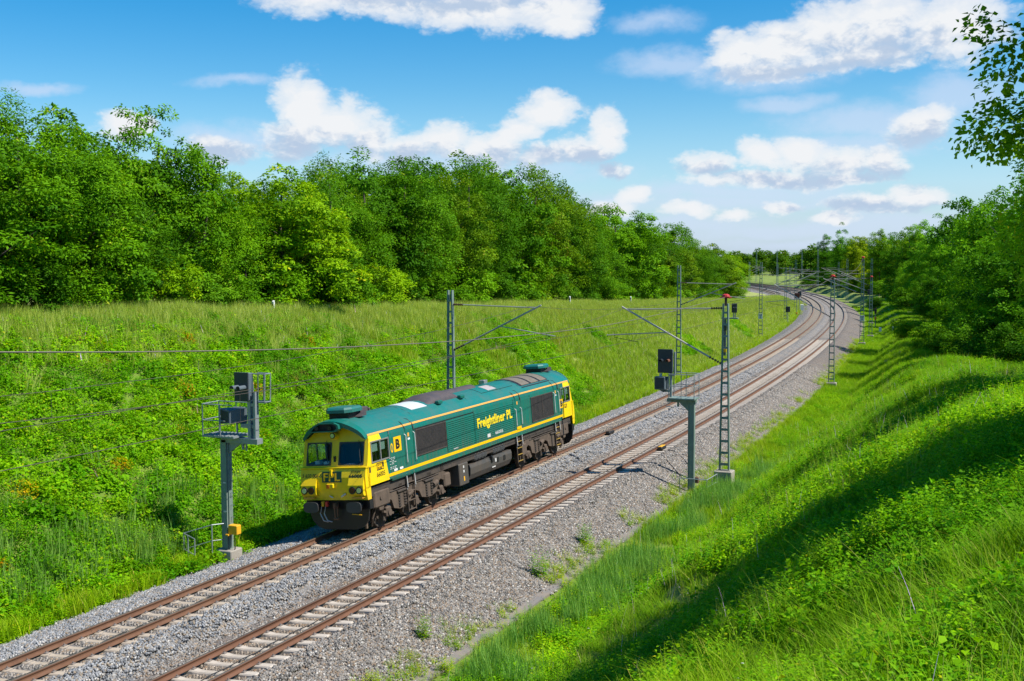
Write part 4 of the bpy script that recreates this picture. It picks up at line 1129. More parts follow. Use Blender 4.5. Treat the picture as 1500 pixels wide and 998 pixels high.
def mast(s, o, h, label, arm=None, w0=.44, w1=.22, base=0.35, mat='mast', group=None, sign=None, guard=None, rung=.55, pw=None):
    zg = float(terrain(s, o))
    t = empty('catenary_mast', local_frame(s, o, zg)); tag(t, label, 'mast', group)
    zt = h-zg
    lattice(zt, w0, w1, None, rung).build('lattice_post', M[mat], t) if False else link('lattice_post', lattice(zt, w0, w1, None, rung, z0=base).mesh('lattice_post', M[mat]), t)
    q = MB(); q.bbox(-.42, .42, -.36, .36, -.8, base, .03); q.box(-.3, .3, -.16, .16, base, base+.03); q.build('foundation', M['concrete'], t)
    if arm:
        dr_, zr_, zd, zs, tip = arm    # direction (+1 right, -1 left), heights over rail of top tube, diagonal foot, steady arm, reach
        zr_, zd, zs = zr_-zg, zd-zg, zs-zg
        x0 = .16*dr_; tipx = tip*dr_
        insulator((x0, 0, zr_+.05), (x0+.55*dr_, 0, zr_+.04), t)
        tube_part('top_tube', (x0+.5*dr_, 0, zr_+.04), (tipx*.97, 0, zr_-.06), .030, t)
        insulator((x0, 0, zd), (x0+.62*dr_, 0, zd+(zr_-zd)*.62/tip), t)
        tube_part('diagonal_tube', (x0+.58*dr_, 0, zd+(zr_-zd)*.58/tip), (tipx+.12*dr_, 0, zr_+.06), .042, t)
        f = .55; xm, zm = tipx*f, zd+(zr_-zd)*f
        tube_part('registration_tube', (xm, 0, zm+.02), (tipx*1.18, 0, zs), .026, t)
        q = MB(); q.tube([(tipx*1.10, 0, zs), (tipx*1.10, 0, zs-.10), (tipx*.86, 0, zs-.30)], .014, 6); q.build('steady_arm', M['under_dark'], t)
    if sign: km_sign(t, sign[2]-zg, -.12, sign[0], sign[1])
    if guard: bird_guard(t, zt+guard)
    return t
mast(17.0, -4.0, 8.15, 'lattice catenary mast standing behind the green locomotive on the left bank', (1, 7.40, 5.20, 6.0, 4.7))
mast(63.0, -4.0, 9.15, 'lattice catenary mast on the left bank behind the signal platform', (1, 7.60, 5.75, 6.3, 4.8))
mast(116.0, -4.3, 9.3, 'tall lattice catenary mast with a white distance sign on the left bank', (1, 7.6, 5.6, 6.2, 4.8), sign=('127', '0', 1.95), w0=.5)
mast(19.4, 9.14, 7.55, 'red capped lattice catenary mast on a concrete block in the right grass', (-1, 7.28, 4.72, 5.95, 4.95), guard=.26, base=.80)
mast(64.4, 8.7, 7.9, 'red capped lattice catenary mast right of the curving rails', (-1, 7.45, 4.8, 6.0, 4.7), guard=.25, w0=.45, w1=.26)
mast(112.7, 8.45, 9.6, 'tall lattice mast with square distance sign at the right edge of the curve', (-1, 7.2, 5.4, 6.0, 4.6), sign=('127', '0', 2.0), guard=.2, w0=.5)
mast(128.0, 9.1, 7.0, 'lattice mast close behind the right hand distance sign mast', (-1, 7.0, 5.2, 6.0, 4.8), guard=.2)
mast(155.0, -4.3, 8.4, 'lattice mast with a black signal lamp on the left bank of the curve', (1, 7.4, 5.5, 6.1, 4.6), w0=.45)
mast(160.0, 9.0, 9.8, 'tall lattice mast with pale sign on a concrete foot at the outer curve', (-1, 7.3, 5.3, 6.1, 4.7), sign=('', '', 1.5) if False else None, w0=.5)
GF = 'distant catenary masts beyond the curve'
LF = 'small distant lattice catenary mast beyond the curve'
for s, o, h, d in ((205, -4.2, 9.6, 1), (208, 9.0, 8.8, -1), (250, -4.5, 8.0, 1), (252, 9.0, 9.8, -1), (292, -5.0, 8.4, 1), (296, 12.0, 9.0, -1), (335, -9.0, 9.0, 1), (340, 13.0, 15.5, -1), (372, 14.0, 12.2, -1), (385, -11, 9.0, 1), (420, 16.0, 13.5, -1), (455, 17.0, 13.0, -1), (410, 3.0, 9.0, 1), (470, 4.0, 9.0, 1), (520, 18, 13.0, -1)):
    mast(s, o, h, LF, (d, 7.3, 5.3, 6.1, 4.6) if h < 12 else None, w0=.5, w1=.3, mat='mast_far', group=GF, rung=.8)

# ------------------------------------------------------------------ overhead wires
def catmull(pts, n=12):
    P = [np.array(p, float) for p in pts]; q = []
    for k in range(len(P)-1):
        a = P[max(k-1, 0)]; b_ = P[k]; c = P[k+1]; d = P[min(k+2, len(P)-1)]
        for u in np.linspace(0, 1, n, endpoint=False):
            q.append(0.5*((2*b_)+(-a+c)*u+(2*a-5*b_+4*c-d)*u*u+(-a+3*b_-3*c+d)*u**3))
    q.append(P[-1]); return q
def wire(name, pts, r, mat, parent=None, n=12):
    mb = MB(); mb.tube([tuple(W3(p[0], p[1], p[2])) for p in catmull(pts, n)], r, 5)
    return mb.build(name, M[mat], parent, smooth=True)
fw = wire('feeder_wire', [(-70, 9.1, 8.9), (-45, 9.1, 10.4), (-38, 9.1, 9.75), (-30, 9.1, 9.0), (-22.15, 9.13, 8.38), (-17.4, 9.1, 8.05), (-13.1, 9.1, 7.82), (-8.9, 9.12, 7.65), (-5.7, 9.12, 7.56), (-1.3, 9.1, 7.47), (2.7, 9.1, 7.44), (8.2, 9.1, 7.52), (13, 9.1, 7.64), (19.4, 9.14, 7.86)], .011, 'feeder')
tag(fw, 'thick bare feeder wire crossing before the left slope to the red capped mast', 'wire')
fw = wire('feeder_wire', [(19.4, 9.14, 7.86), (30, 9.0, 7.62), (42, 8.9, 7.55), (54, 8.8, 7.72), (64.4, 8.7, 8.16)], .011, 'feeder')
tag(fw, 'feeder wire strung between the two red capped masts on the right', 'wire')
fw = wire('feeder_wire', [(64.4, 8.7, 8.16), (76, 8.6, 8.1), (88, 8.5, 8.3), (100, 8.5, 8.8), (112.7, 8.45, 9.8)], .011, 'feeder')
tag(fw, 'feeder wire rising from the second red capped mast to the tall sign mast', 'wire')
def catenary(o, sup, zc, label):
    """contact wire, sagging messenger and droppers of one track"""
    r = empty('catenary_line', loc=W3(0, o, 0)); tag(r, label, 'overhead line'); bpy.context.view_layer.update()
    inv = Matrix.Translation(-r.location)
    c = wire('contact_wire', [(s, o+e, zc) for s, e, z in sup], .0095, 'wire', r, 16); c.matrix_parent_inverse = inv
    pts = []
    for (s0, e0, z0), (s1, e1, z1) in zip(sup[:-1], sup[1:]):
        L = s1-s0; sag = L*L*0.00042
        for u in np.linspace(0, 1, 10, endpoint=False): pts.append((s0+L*u, o+e0+(e1-e0)*u, z0+(z1-z0)*u-4*sag*u*(1-u)))
    pts.append((sup[-1][0], o+sup[-1][1], sup[-1][2]))
    mw = MB(); mw.tube([tuple(W3(*p)) for p in pts], .0085, 5); m_ = mw.build('messenger_wire', M['wire'], r); m_.matrix_parent_inverse = inv
    for k in range(2, len(pts)-2, 2):
        if k % 10 == 0 or pts[k][0] < -20 or pts[k][0] > 120: continue
        d = MB(); d.tube([tuple(W3(*pts[k])), tuple(W3(pts[k][0], pts[k][1], zc))], .005, 4); d_ = d.build('dropper', M['wire'], r); d_.matrix_parent_inverse = inv
catenary(0.0, [(-85, .2, 7.4), (-32, -.25, 7.4), (17, .2, 7.4), (63, -.2, 7.6), (116, .2, 7.55), (155, -.2, 7.4), (205, .2, 7.4), (250, -.2, 7.4), (292, 0, 7.4), (335, 0, 7.4), (385, 0, 7.4)], 5.65, 'thin overhead contact line above the track with the locomotive')
catenary(DT, [(-85, .2, 7.3), (-30, -.2, 7.3), (19.4, .2, 7.25), (64.4, -.2, 7.4), (112.7, .2, 7.2), (160, -.2, 7.2), (208, .2, 7.3), (252, 0, 7.3), (296, 0, 7.3), (340, 0, 7.3), (380, 0, 7.3)], 5.6, 'thin overhead contact line above the empty right track')

# ------------------------------------------------------------------ signals
def rail_frame_mb(mb, pts, r=.02):
    for a, b_ in zip(pts[:-1], pts[1:]): mb.tube([a, b_], r, 6)
def signal_head(parent, x0, x1, z0, z1, yf, depth, name='signal_head', lamps=2, hood=.32, hz=.52, redlamp=False):
    q = MB(); q.bbox(x0, x1, yf, yf+.05, z0, z1, .015); q.bbox(x0+.03, x1-.03, yf+.05, yf+depth, z0+.03, z1-.03, .02, 1)
    hd = q.build(name, [M['signal'], M['signal_side']], parent)
    for k in range(lamps):
        xc = x0+(x1-x0)*(.30+.44*k) if lamps == 2 else (x0+x1)/2
        zc = z0+(z1-z0)*hz
        h = MB(); r0 = .085
        ar = np.linspace(RAD(-20), RAD(200), 11)
        o = [[(xc+r0*math.cos(a), y, zc+r0*math.sin(a)) for a in ar]+[(xc+(r0-.012)*math.cos(a), y, zc+(r0-.012)*math.sin(a)) for a in ar[::-1]] for y in (yf+.0, yf-hood)]
        h.loft(o, True); h.build('lamp_hood', M['signal_side'] if not redlamp else (M['hood_rust'] if k == 1 else M['signal']), hd)
        h = MB(); h.cyl((xc, yf-.006, zc), (0, 1, 0), .072, .012, 16); h.build('lamp_lens', M['cab_red'] if (k == 1 and redlamp) else M['grille'], hd)
    return hd
def frame_box(parent, x0, x1, y0, y1, z0, z1, yf):
    pass

# left signal (on the bank in front of the locomotive)
LS = empty('signal_post', Matrix.Translation(Vector((0, -1.7, 0))))
tag(LS, 'grey railway signal post with platform and yellow cable box left of the locomotive', 'signal')
q = MB()
q.box(-3.29, -3.11, -.16, .16, -.35, 3.50); q.box(-3.10, -3.06, -.10, .10, -.35, 3.45); q.box(-3.34, -3.295, -.16, .16, -.35, 3.5)
for z in np.arange(.4, 3.2, .42): q.tube([(-3.06, 0, z), (-2.92, 0, z)], .012, 5)
q.build('post', M['mast'], LS)
q = MB(); q.bbox(-3.55, -2.85, -.32, .32, -1.1, -.30, .03); q.build('foundation', M['concrete'], LS)
q = MB(); q.box(-3.86, -2.55, -.45, .45, 3.62, 3.68); q.box(-3.30, -1.80, -.16, .16, 3.42, 3.60); q.prism([(-3.10, 3.02), (-2.55, 3.42), (-3.10, 3.42)], 'y', -.05, .05); q.tube([(-2.5, 0, 3.42), (-2.5, 0, 3.2)], .05, 8); q.tube([(-2.4, 0.05, 3.42), (-2.4, 0.05, 3.15)], .03, 8)
for k in range(9): q.box(-3.84+.15*k, -3.80+.15*k, -.44, .44, 3.682, 3.70)
q.build('platform', M['galv'], LS)
q = MB()
for y in (-.44, .44):
    rail_frame_mb(q, [(-3.84, y, 3.66), (-3.84, y, 4.75), (-2.6, y, 4.75)]); q.tube([(-3.84, y, 4.2), (-2.9, y, 4.2)], .016, 6); q.tube([(-3.1, y, 3.66), (-3.1, y, 4.75)], .018, 6)
for z in (4.2, 4.75): q.tube([(-3.84, -.44, z), (-3.84, .44, z)], .018, 6)
q.build('platform_railing', M['galv'], LS)
q = MB(); q.box(-2.22, -2.10, -.10, .10, 3.60, 5.5); q.box(-1.98, -1.90, -.10, .10, 3.60, 5.2); q.box(-2.10, -1.98, -.08, .08, 4.2, 4.3); q.box(-2.10, -1.98, -.08, .08, 4.7, 4.8); q.box(-2.55, -2.0, -.05, .05, 3.95, 4.08); q.build('head_bracket', M['galv'], LS)
signal_head(LS, -2.64, -2.06, 4.88, 5.86, -.25, .34, hood=.36, hz=.48)
q = MB()
for y in (.04, .36):
    rail_frame_mb(q, [(-2.12, y, 5.80), (-1.58, y, 5.80), (-1.61, y, 4.85), (-2.12, y, 4.85)]); q.tube([(-1.86, y, 5.8), (-1.88, y, 4.85)], .018, 6)
for z in (5.80, 4.85): q.tube([(-1.59, .04, z), (-1.59, .36, z)], .018, 6)
q.box(-2.12, -1.60, .03, .38, 4.81, 4.84); q.build('service_cage', M['galv'], LS)
q = MB(); q.hexa([(-3.20, -.35, 4.08), (-2.78, -.35, 4.12), (-2.78, -.35, 4.55), (-3.22, -.35, 4.62)], [(-3.06, .10, 4.10), (-2.50, .10, 4.10), (-2.46, .10, 4.60), (-3.04, .10, 4.60)])
q.bbox(-3.02, -2.48, .10, .26, 4.06, 4.62, .03)
sh_ = q.build('route_indicator', M['signal_side'], LS)
q = MB(); q.hexa([(-3.17, -.358, 4.13), (-2.82, -.358, 4.16), (-2.82, -.358, 4.50), (-3.18, -.358, 4.57)], [(-3.17, -.345, 4.13), (-2.82, -.345, 4.16), (-2.82, -.345, 4.50), (-3.18, -.345, 4.57)]); q.build('screen', M['signal'], sh_)
q = MB(); q.tube([(-2.8, .1, 4.08), (-2.8, .1, 3.66)], .025, 7); q.build('stand', M['galv'], sh_)
q = MB(); q.bbox(-3.04, -2.66, -.22, .02, .26, .58, .02); q.box(-3.10, -2.98, -.30, -.16, .22, .27); bx_ = q.build('cable_box', M['box_yellow'], LS)
q = MB(); q.tube([(-2.85, -.1, .26), (-2.85, -.1, -.25), (-2.95, -.05, -.4)], .02, 6); q.build('cable', M['cable'], bx_)
q = MB(); 
rail_frame_mb(q, [(-3.25, -.15, .60), (-3.5, -.5, .60), (-4.55, -.7, .26), (-4.55, -.7, -.30), (-3.75, -1.1, -.33), (-3.75, -1.1, .22), (-4.55, -.7, .26)], .02)
rail_frame_mb(q, [(-3.25, -.15, .05), (-3.5, -.5, .05), (-4.55, -.7, -.3)], .016); q.tube([(-4.2, -.9, .25), (-4.2, -.9, -.8)], .022, 6); q.tube([(-3.5, -.5, .6), (-3.5, -.5, -.5)], .02, 6)
q.build('guard_rail', M['galv'], LS)
q = MB()
for z in (2.0, 1.0): q.box(-3.255, -3.14, -.166, -.161, z, z+.05)
q.build('label_plate', M['rail_white'], LS)

# right signal (beside the right track)
RS = empty('signal_post', Matrix.Translation(Vector((0, 17.2, 0))))
tag(RS, 'green railway signal post with black two hooded lamp head right of the right track', 'signal')
q = MB(); q.box(7.99, 8.19, -.10, .10, -1.3, 3.15); q.box(7.95, 7.985, -.12, .12, -1.3, 3.15); q.box(8.195, 8.23, -.12, .12, -1.3, 3.15)
for z in np.arange(-.6, 2.8, .9): q.tube([(7.9, -.02, z), (7.76, -.02, z)], .016, 5)
q.build('post', M['mast'], RS)
q = MB(); q.box(6.95, 8.30, -.13, .13, 3.12, 3.27); q.prism([(7.95, 2.72), (7.50, 3.12), (7.95, 3.12)], 'y', -.06, .06); q.box(7.08, 8.32, -.42, .48, 3.27, 3.33); q.tube([(7.45, 0, 3.12), (7.45, 0, 2.9)], .05, 8)
q.build('platform', M['mast'], RS)
q = MB()
for y in (-.40, .46):
    rail_frame_mb(q, [(7.12, y, 3.33), (7.12, y, 4.42), (8.30, y, 4.42), (8.30, y, 3.33)]); q.tube([(7.12, y, 3.88), (8.30, y, 3.88)], .015, 6); q.tube([(7.7, y, 3.33), (7.7, y, 4.42)], .016, 6)
for z in (3.88, 4.42): q.tube([(8.30, -.40, z), (8.30, .46, z)], .018, 6)
q.build('platform_railing', M['galv'], RS)
q = MB(); q.box(7.06, 7.16, -.06, .06, 3.2, 5.35); q.box(7.26, 7.32, -.06, .06, 4.4, 5.40); q.box(7.0, 7.3, -.04, .04, 4.3, 4.4); q.box(6.8, 7.1, -.04, .04, 3.55, 3.66); q.build('head_bracket', M['galv'], RS)
signal_head(RS, 6.56, 7.25, 4.45, 5.54, -.28, .30, hood=.30, hz=.52, redlamp=True)
q = MB(); q.bbox(6.42, 6.92, -.34, -.10, 3.68, 4.28, .03); q.bbox(6.46, 7.0, -.10, .10, 3.70, 4.26, .03); q.prism([(6.6, 3.68), (6.95, 3.68), (6.80, 3.55)], 'y', -.2, 0)
sh_ = q.build('route_indicator', M['signal_side'], RS)
q = MB(); q.box(6.47, 6.87, -.352, -.343, 3.74, 4.22); q.build('screen', M['signal'], sh_)
q = MB(); q.box(6.62, 6.72, -.2, -.1, 4.28, 4.42); q.tube([(7.1, -.1, 3.1), (6.9, -.15, 2.92), (7.3, -.15, 2.88)], .02, 6); q.build('cable', M['rail_white'], sh_)
q = MB()
z0, z1 = -.98, -.28
rail_frame_mb(q, [(7.70, -.55, z1), (8.95, -.55, z1), (9.15, .55, z1+.1), (9.15, .55, z0+.1), (8.95, -.55, z0), (7.70, -.55, z0), (7.70, -.55, z1)], .022)
for x_ in (8.35, 8.95): q.tube([(x_, -.55, z0-.5), (x_, -.55, z1)], .022, 6)
q.tube([(9.05, 0, z0-.3), (9.05, 0, z1+.05)], .02, 6); q.tube([(8.95, -.55, -.62), (9.15, .55, -.55)], .018, 6)
q.build('guard_rail', M['galv'], RS)
q = MB(); q.bbox(8.28, 8.44, -.10, .05, -.55, -.28, .02); q.build('cable_box', M['rust'], RS)
cb = empty('concrete_block', Matrix.Translation(Vector((9.0, 16.6, float(terrain(16.6, 9.0))))))
cb2 = MB(); cb2.bbox(-.28, .22, -.5, .3, -.4, .30, .03); cb2.box(.23, .27, -.45, .25, -.4, .34)
bpy.data.objects.remove(cb)
o = cb2.build('concrete_block', M['concrete']); o.location = (9.0, 16.4, float(terrain(16.4, 9.0))); tag(o, 'low concrete block in the grass behind the right signal guard rail', 'block')

# far signals
def small_signal(s, o, h, label, head=(.55, .95), platform=True, ybox=True, mat='signal'):
    zg = float(terrain(s, o)); t = empty('signal_post', local_frame(s, o, zg)); tag(t, label, 'signal')
    zt = h-zg
    q = MB(); q.box(-.13, .13, -.13, .13, -.4, zt-1.55); q.build('post', M['signal_side'], t)
    if platform:
        q = MB(); q.box(-.35, 1.35, -.3, .3, zt-1.6, zt-1.48); q.build('platform', M['mast'], t)
        q = MB(); rail_frame_mb(q, [(-.33, -.3, zt-1.5), (-.33, -.3, zt-.5), (.4, -.3, zt-.5)]); q.tube([(.05, -.3, zt-1.5), (.05, -.3, zt-.5)], .018, 5); q.build('platform_railing', M['galv'], t)
        q = MB(); q.box(.82, .92, -.05, .05, zt-1.5, zt-.6); q.box(1.02, 1.10, -.05, .05, zt-1.5, zt-.6); q.build('head_bracket', M['galv'], t)
        x0 = .70
    else: x0 = -head[0]/2
    signal_head(t, x0, x0+head[0], zt-head[1], zt, -.2, .3, hood=.2)
    if ybox:
        q = MB(); q.bbox(-.2, .2, -.3, -.14, .8, 1.15, .02); q.build('cable_box', M['box_yellow'], t)
    q = MB(); q.bbox(-.22, .22, -.3, -.14, zt*.52, zt*.52+.55, .02); q.build('relay_box', M['signal'], t)
    return t
small_signal(83.5, -3.7, 5.15, 'rear signal with yellow box behind the red capped mast on the left bank')
def dwarf(s, o, h, label, w=.5, lamp=True, col='signal', extra=None):
    zg = float(terrain(s, o)); t = empty('trackside_signal', local_frame(s, o, zg)); tag(t, label, 'signal')
    q = MB(); q.tube([(0, 0, -.3), (0, 0, h-.5)], .06, 8); q.build('post', M['mast'], t)
    q = MB(); q.bbox(-w/2, w/2, -.12, .12, h-.9, h, .03); hd = q.build('signal_head', M[col], t)
    if lamp:
        q = MB()
        for k in (.2, .55): q.tube([(0, -.13, h-.9+k), (0, -.3, h-.9+k)], .09, 10)
        q.build('lamp_hood', M['grille'], hd)
    if extra:
        q = MB(); q.bbox(-.16, .16, -.2, -.08, extra[1], extra[1]+.4, .02); q.build('cable_box', M[extra[0]], t)
    return t
dwarf(150, -3.6, 2.9, 'black dwarf signal low on the left bank of the curve', w=.7)
dwarf(175, -3.4, 4.3, 'small red lamp signal with yellow box left of the far curve', w=.8, extra=('box_yellow', .5), col='cab_red')
dwarf(150, 9.6, 3.2, 'slim trackside post with orange and white markings right of the curve', w=.35, extra=('orange', 1.4), col='under')
dwarf(196, -3.4, 4.0, 'dark signal beside a white panel at the inner far curve', w=.7)
dwarf(182, 9.2, 5.2, 'tall dark signal by the lattice masts of the outer curve', w=.7)
def marker(s, o, h, label, w=.13, mat='white', top=None):
    zg = float(terrain(s, o)); q = MB(); q.hexa([(-w/2, -.05, -.3), (w/2, -.05, -.3), (w/2, .07, -.3), (-w/2, .07, -.3)], [(-w/2*.85, -.04, h), (w/2*.85, -.04, h), (w/2*.85, .06, h+.06), (-w/2*.85, .06, h+.06)])
    if top: q.box(-w/2*.87, w/2*.87, -.06, -.045, h-.26, h-.12, 1)
    o_ = q.build('marker_post', [M['white'] if mat == 'white' else M[mat], M['grille']]); o_.matrix_world = local_frame(s, o, zg); tag(o_, label, 'post')
marker(29.0, -15.3, .75, 'short white marker post at the left crest in front of the yellow green tree', top=True)
marker(18.6, -15.6, .8, 'small pale marker post furthest left along the crest by the wood', top=True)
marker(62.0, -13.6, 1.1, 'small white marker post on the crest left of the middle masts', top=True)
marker(80.0, -12.8, 1.1, 'tiny white marker post on the crest left of the red capped mast arm', top=True)
marker(140.0, 10.3, .8, 'low white marker block in grass right of the outer curve', w=.4)
marker(131.0, 12.0, 1.0, 'thin blue grey stake in the meadow right of the curve', w=.14, mat='mast_far')
marker(199.0, -2.9, 1.3, 'white square panel at the foot of the far inner curve', w=.7)

# ------------------------------------------------------------------ foliage builders
def unit(a): return a/np.maximum(np.linalg.norm(a, axis=-1, keepdims=True), 1e-9)
def leaf_quads(pos, axis, nrm, L, Wd, fold=0.12):
    axis = unit(axis); side = unit(np.cross(axis, nrm)); nrm = np.cross(side, axis)
    L = np.broadcast_to(L, len(pos))[:, None]; Wd = np.broadcast_to(Wd, len(pos))[:, None]
    v = np.stack([pos, pos+axis*L*.42+side*Wd*.5+nrm*Wd*fold, pos+axis*L-nrm*L*.10, pos+axis*L*.42-side*Wd*.5+nrm*Wd*fold], 1).reshape(-1, 3)
    return v, np.arange(len(v)).reshape(-1, 4)
def crown_mesh(name, seed, H, R, mat, nb=190, nl=150, leaf=.24, lw=.50, low=.04, b0=(.55, 1.15), flat=.42, lean=0.0, peak=.42, ragged=.28, inner=.25, lobes=5):
    """crown of drooping boughs: each bough is a shallow dome of leaves"""
    r_ = np.random.default_rng(seed)
    nlead = lobes+int(r_.integers(0, 3)); la = np.arange(nlead)*2.4+r_.random()*6.28
    lr = R*np.where(np.arange(nlead) == 0, 0.0, r_.uniform(.35, .62, nlead)); ltop = H*np.where(np.arange(nlead) == 0, 1.0, r_.uniform(.55, .97, nlead))
    lrad = R*r_.uniform(.36, .56, nlead); lbot = H*low+ltop*r_.uniform(0, .16, nlead)
    L_ = r_.choice(nlead, nb, p=(lrad*(ltop-lbot))/np.sum(lrad*(ltop-lbot)))
    d3 = unit(r_.normal(0, 1, (nb, 3))+np.array([0, 0, .15]))
    sh = np.where(r_.random(nb) < inner, r_.uniform(.2, .7, nb), r_.uniform(.82, 1.05, nb))
    ctr = np.stack([lr*np.cos(la), lr*np.sin(la), (ltop+lbot)/2], -1)[L_]
    vz = ((ltop-lbot)/2)[L_]
    taper = 1-.35*np.clip(d3[:, 2], 0, 1)**1.5
    c = ctr+d3*sh[:, None]*np.stack([lrad[L_]*taper, lrad[L_]*taper, vz], -1)
    out_k = r_.random(nb) < ragged*.2; c[out_k] += d3[out_k]*R*.12
    c[:, 2] = np.maximum(c[:, 2], H*low*.6)
    bs = r_.uniform(b0[0], b0[1], nb)*np.where(c[:, 2] > .75*H, .8, 1.0)
    cnt = np.maximum(12, (nl*(bs/np.mean(bs))**2).astype(int))
    idx = np.repeat(np.arange(nb), cnt); N = len(idx)
    d = unit(r_.normal(0, 1, (N, 3))+np.array([0, 0, .35]))
    rr = r_.random(N)**.45
    q = d*rr[:, None]*bs[idx][:, None]*np.array([1, 1, flat])
    q[:, 2] -= .30*(q[:, 0]**2+q[:, 1]**2)/np.maximum(bs[idx], .2)
    out = unit(c*np.array([1, 1, 0])+1e-6)
    pos = c[idx]+q+out[idx]*0.1
    n = unit(.75*np.array([0, 0, 1])+.55*out[idx]+.55*d+r_.normal(0, .38, (N, 3)))
    ax = r_.normal(0, 1, (N, 3)); ax[:, 2] = ax[:, 2]*.4-.35; ax = ax+.8*d
    L = leaf*r_.uniform(.65, 1.3, N)
    v, f = leaf_quads(pos, ax, n, L, L*lw)
    lv = np.clip(r_.normal(.5, .11, N)+(r_.random(nb)[idx]-.5)*.7, 0, 1)
    lv = np.repeat(lv, 4)
    return mesh_np(name, v, f, [mat], None, {'lv': lv})
def trunk_mesh(seed, H, R, mat, r0=.2, nlimb=7, lean=0.0):
    r_ = random.Random(seed); mb = MB()
    top = H*.82
    pts = [(lean*top*(k/6)+r_.uniform(-.12, .12)*k/3, r_.uniform(-.12, .12)*k/3, -.4+(top+.4)*k/6) for k in range(7)]
    mb.tube(pts, r0, 8, 0, r0*.25)
    for k in range(nlimb):
        h = r_.uniform(.15, .72); z = h*top; a = r_.uniform(0, 6.28); l = R*r_.uniform(.55, .85)*(1.1-h*.5)
        b_ = (lean*z, 0, z); mb.tube([b_, (b_[0]+l*.5*math.cos(a), l*.5*math.sin(a), z+l*.35), (b_[0]+l*math.cos(a), l*math.sin(a), z+l*.75)], r0*.38*(1.1-h), 6, 0, r0*.08)
    return mb.mesh('trunk', mat, True)
M['leaf'] = leaf_mat('tree_leaf', (0.038, 0.135, 0.002), (0.180, 0.385, 0.004), (0.36, 0.38, 0.03), .30)
M['leaf_near'] = leaf_mat('near_leaf', (0.09, 0.21, 0.006), (0.30, 0.46, 0.02), (0.46, 0.40, 0.03), .60)
TPL = {}
def template(kind):
    """unit crown templates, shared by all trees of a kind"""
    if kind in TPL: return TPL[kind]
    if kind.startswith('broad'):
        k = int(kind[5:]); c = crown_mesh('crown', 100+k, 10.0, 4.2+.4*(k % 3), M['leaf'], 300, 130, (.20, .17, .22, .18)[k], (.5, .36, .55, .4)[k], .02, (.40, .95), flat=(.5, .75, .42, .65)[k], ragged=.5, inner=.12, lobes=6)
        t = trunk_mesh(200+k, 10.0, 4.2, M['bark'])
    elif kind.startswith('back'):
        k = int(kind[4:]); c = crown_mesh('crown', 130+k, 10.0, 4.0, M['leaf'], 190, 100, .21, .45, .25, (.45, .95), flat=.6, ragged=.6, inner=.12, lobes=5)
        t = trunk_mesh(230+k, 10.0, 3.6, M['bark'])
    elif kind.startswith('shrub'):
        k = int(kind[5:]); c = crown_mesh('crown', 160+k, 3.0, 2.0, M['leaf'], 100, 100, .15, .5, .02, (.25, .6), ragged=.5, lobes=5)
        t = trunk_mesh(260+k, 3.0, 1.5, M['bark'], .06)
    elif kind.startswith('slim'):
        k = int(kind[4:]); c = crown_mesh('crown', 180+k, 12.0, 2.9, M['leaf'], 220, 110, .19, .5, .06, (.4, .9), ragged=.5, lobes=4)
        t = trunk_mesh(280+k, 12.0, 2.4, M['bark_pale'] if k == 1 else M['bark'], .16)
    elif kind.startswith('far'):
        k = int(kind[3:]); c = crown_mesh('crown', 190+k, 10.0, 4.2, M['leaf'], 90, 60, .45, .6, .03, (.8, 1.5), peak=.45)
        t = trunk_mesh(290+k, 10.0, 4.0, M['bark'])
    TPL[kind] = (c, t); return TPL[kind]
KH = {'broad': 10.0, 'back': 10.0, 'shrub': 3.0, 'slim': 12.0, 'far': 10.0}
def tree(kind, s, o, H, wid, tint, label, group=None, name='tree', z=None):
    c, t = template(kind); kh = KH[kind.rstrip('0123456789')]
    zg = float(terrain(s, o)) if z is None else z
    r = empty(name, local_frame(s, o, zg)); tag(r, label, 'tree' if name == 'tree' else name, group)
    r.rotation_euler[2] = random.uniform(0, 6.28)
    k = H/kh
    r.scale = (wid*k, wid*k, k)
    tr = link('trunk', t, r); cr = link('crown', c, r)
    cr.color = (*tint, 1)
    return r
DK, MD, LT, YG, OL, BL, RD, GY = (.58,.72,.8), (.92,1.0,.9), (1.3,1.3,1.0), (1.9,1.5,.8), (1.15,.95,1.2), (.75,.9,1.5), (1.9,1.15,.9), (1.35,1.30,2.6)
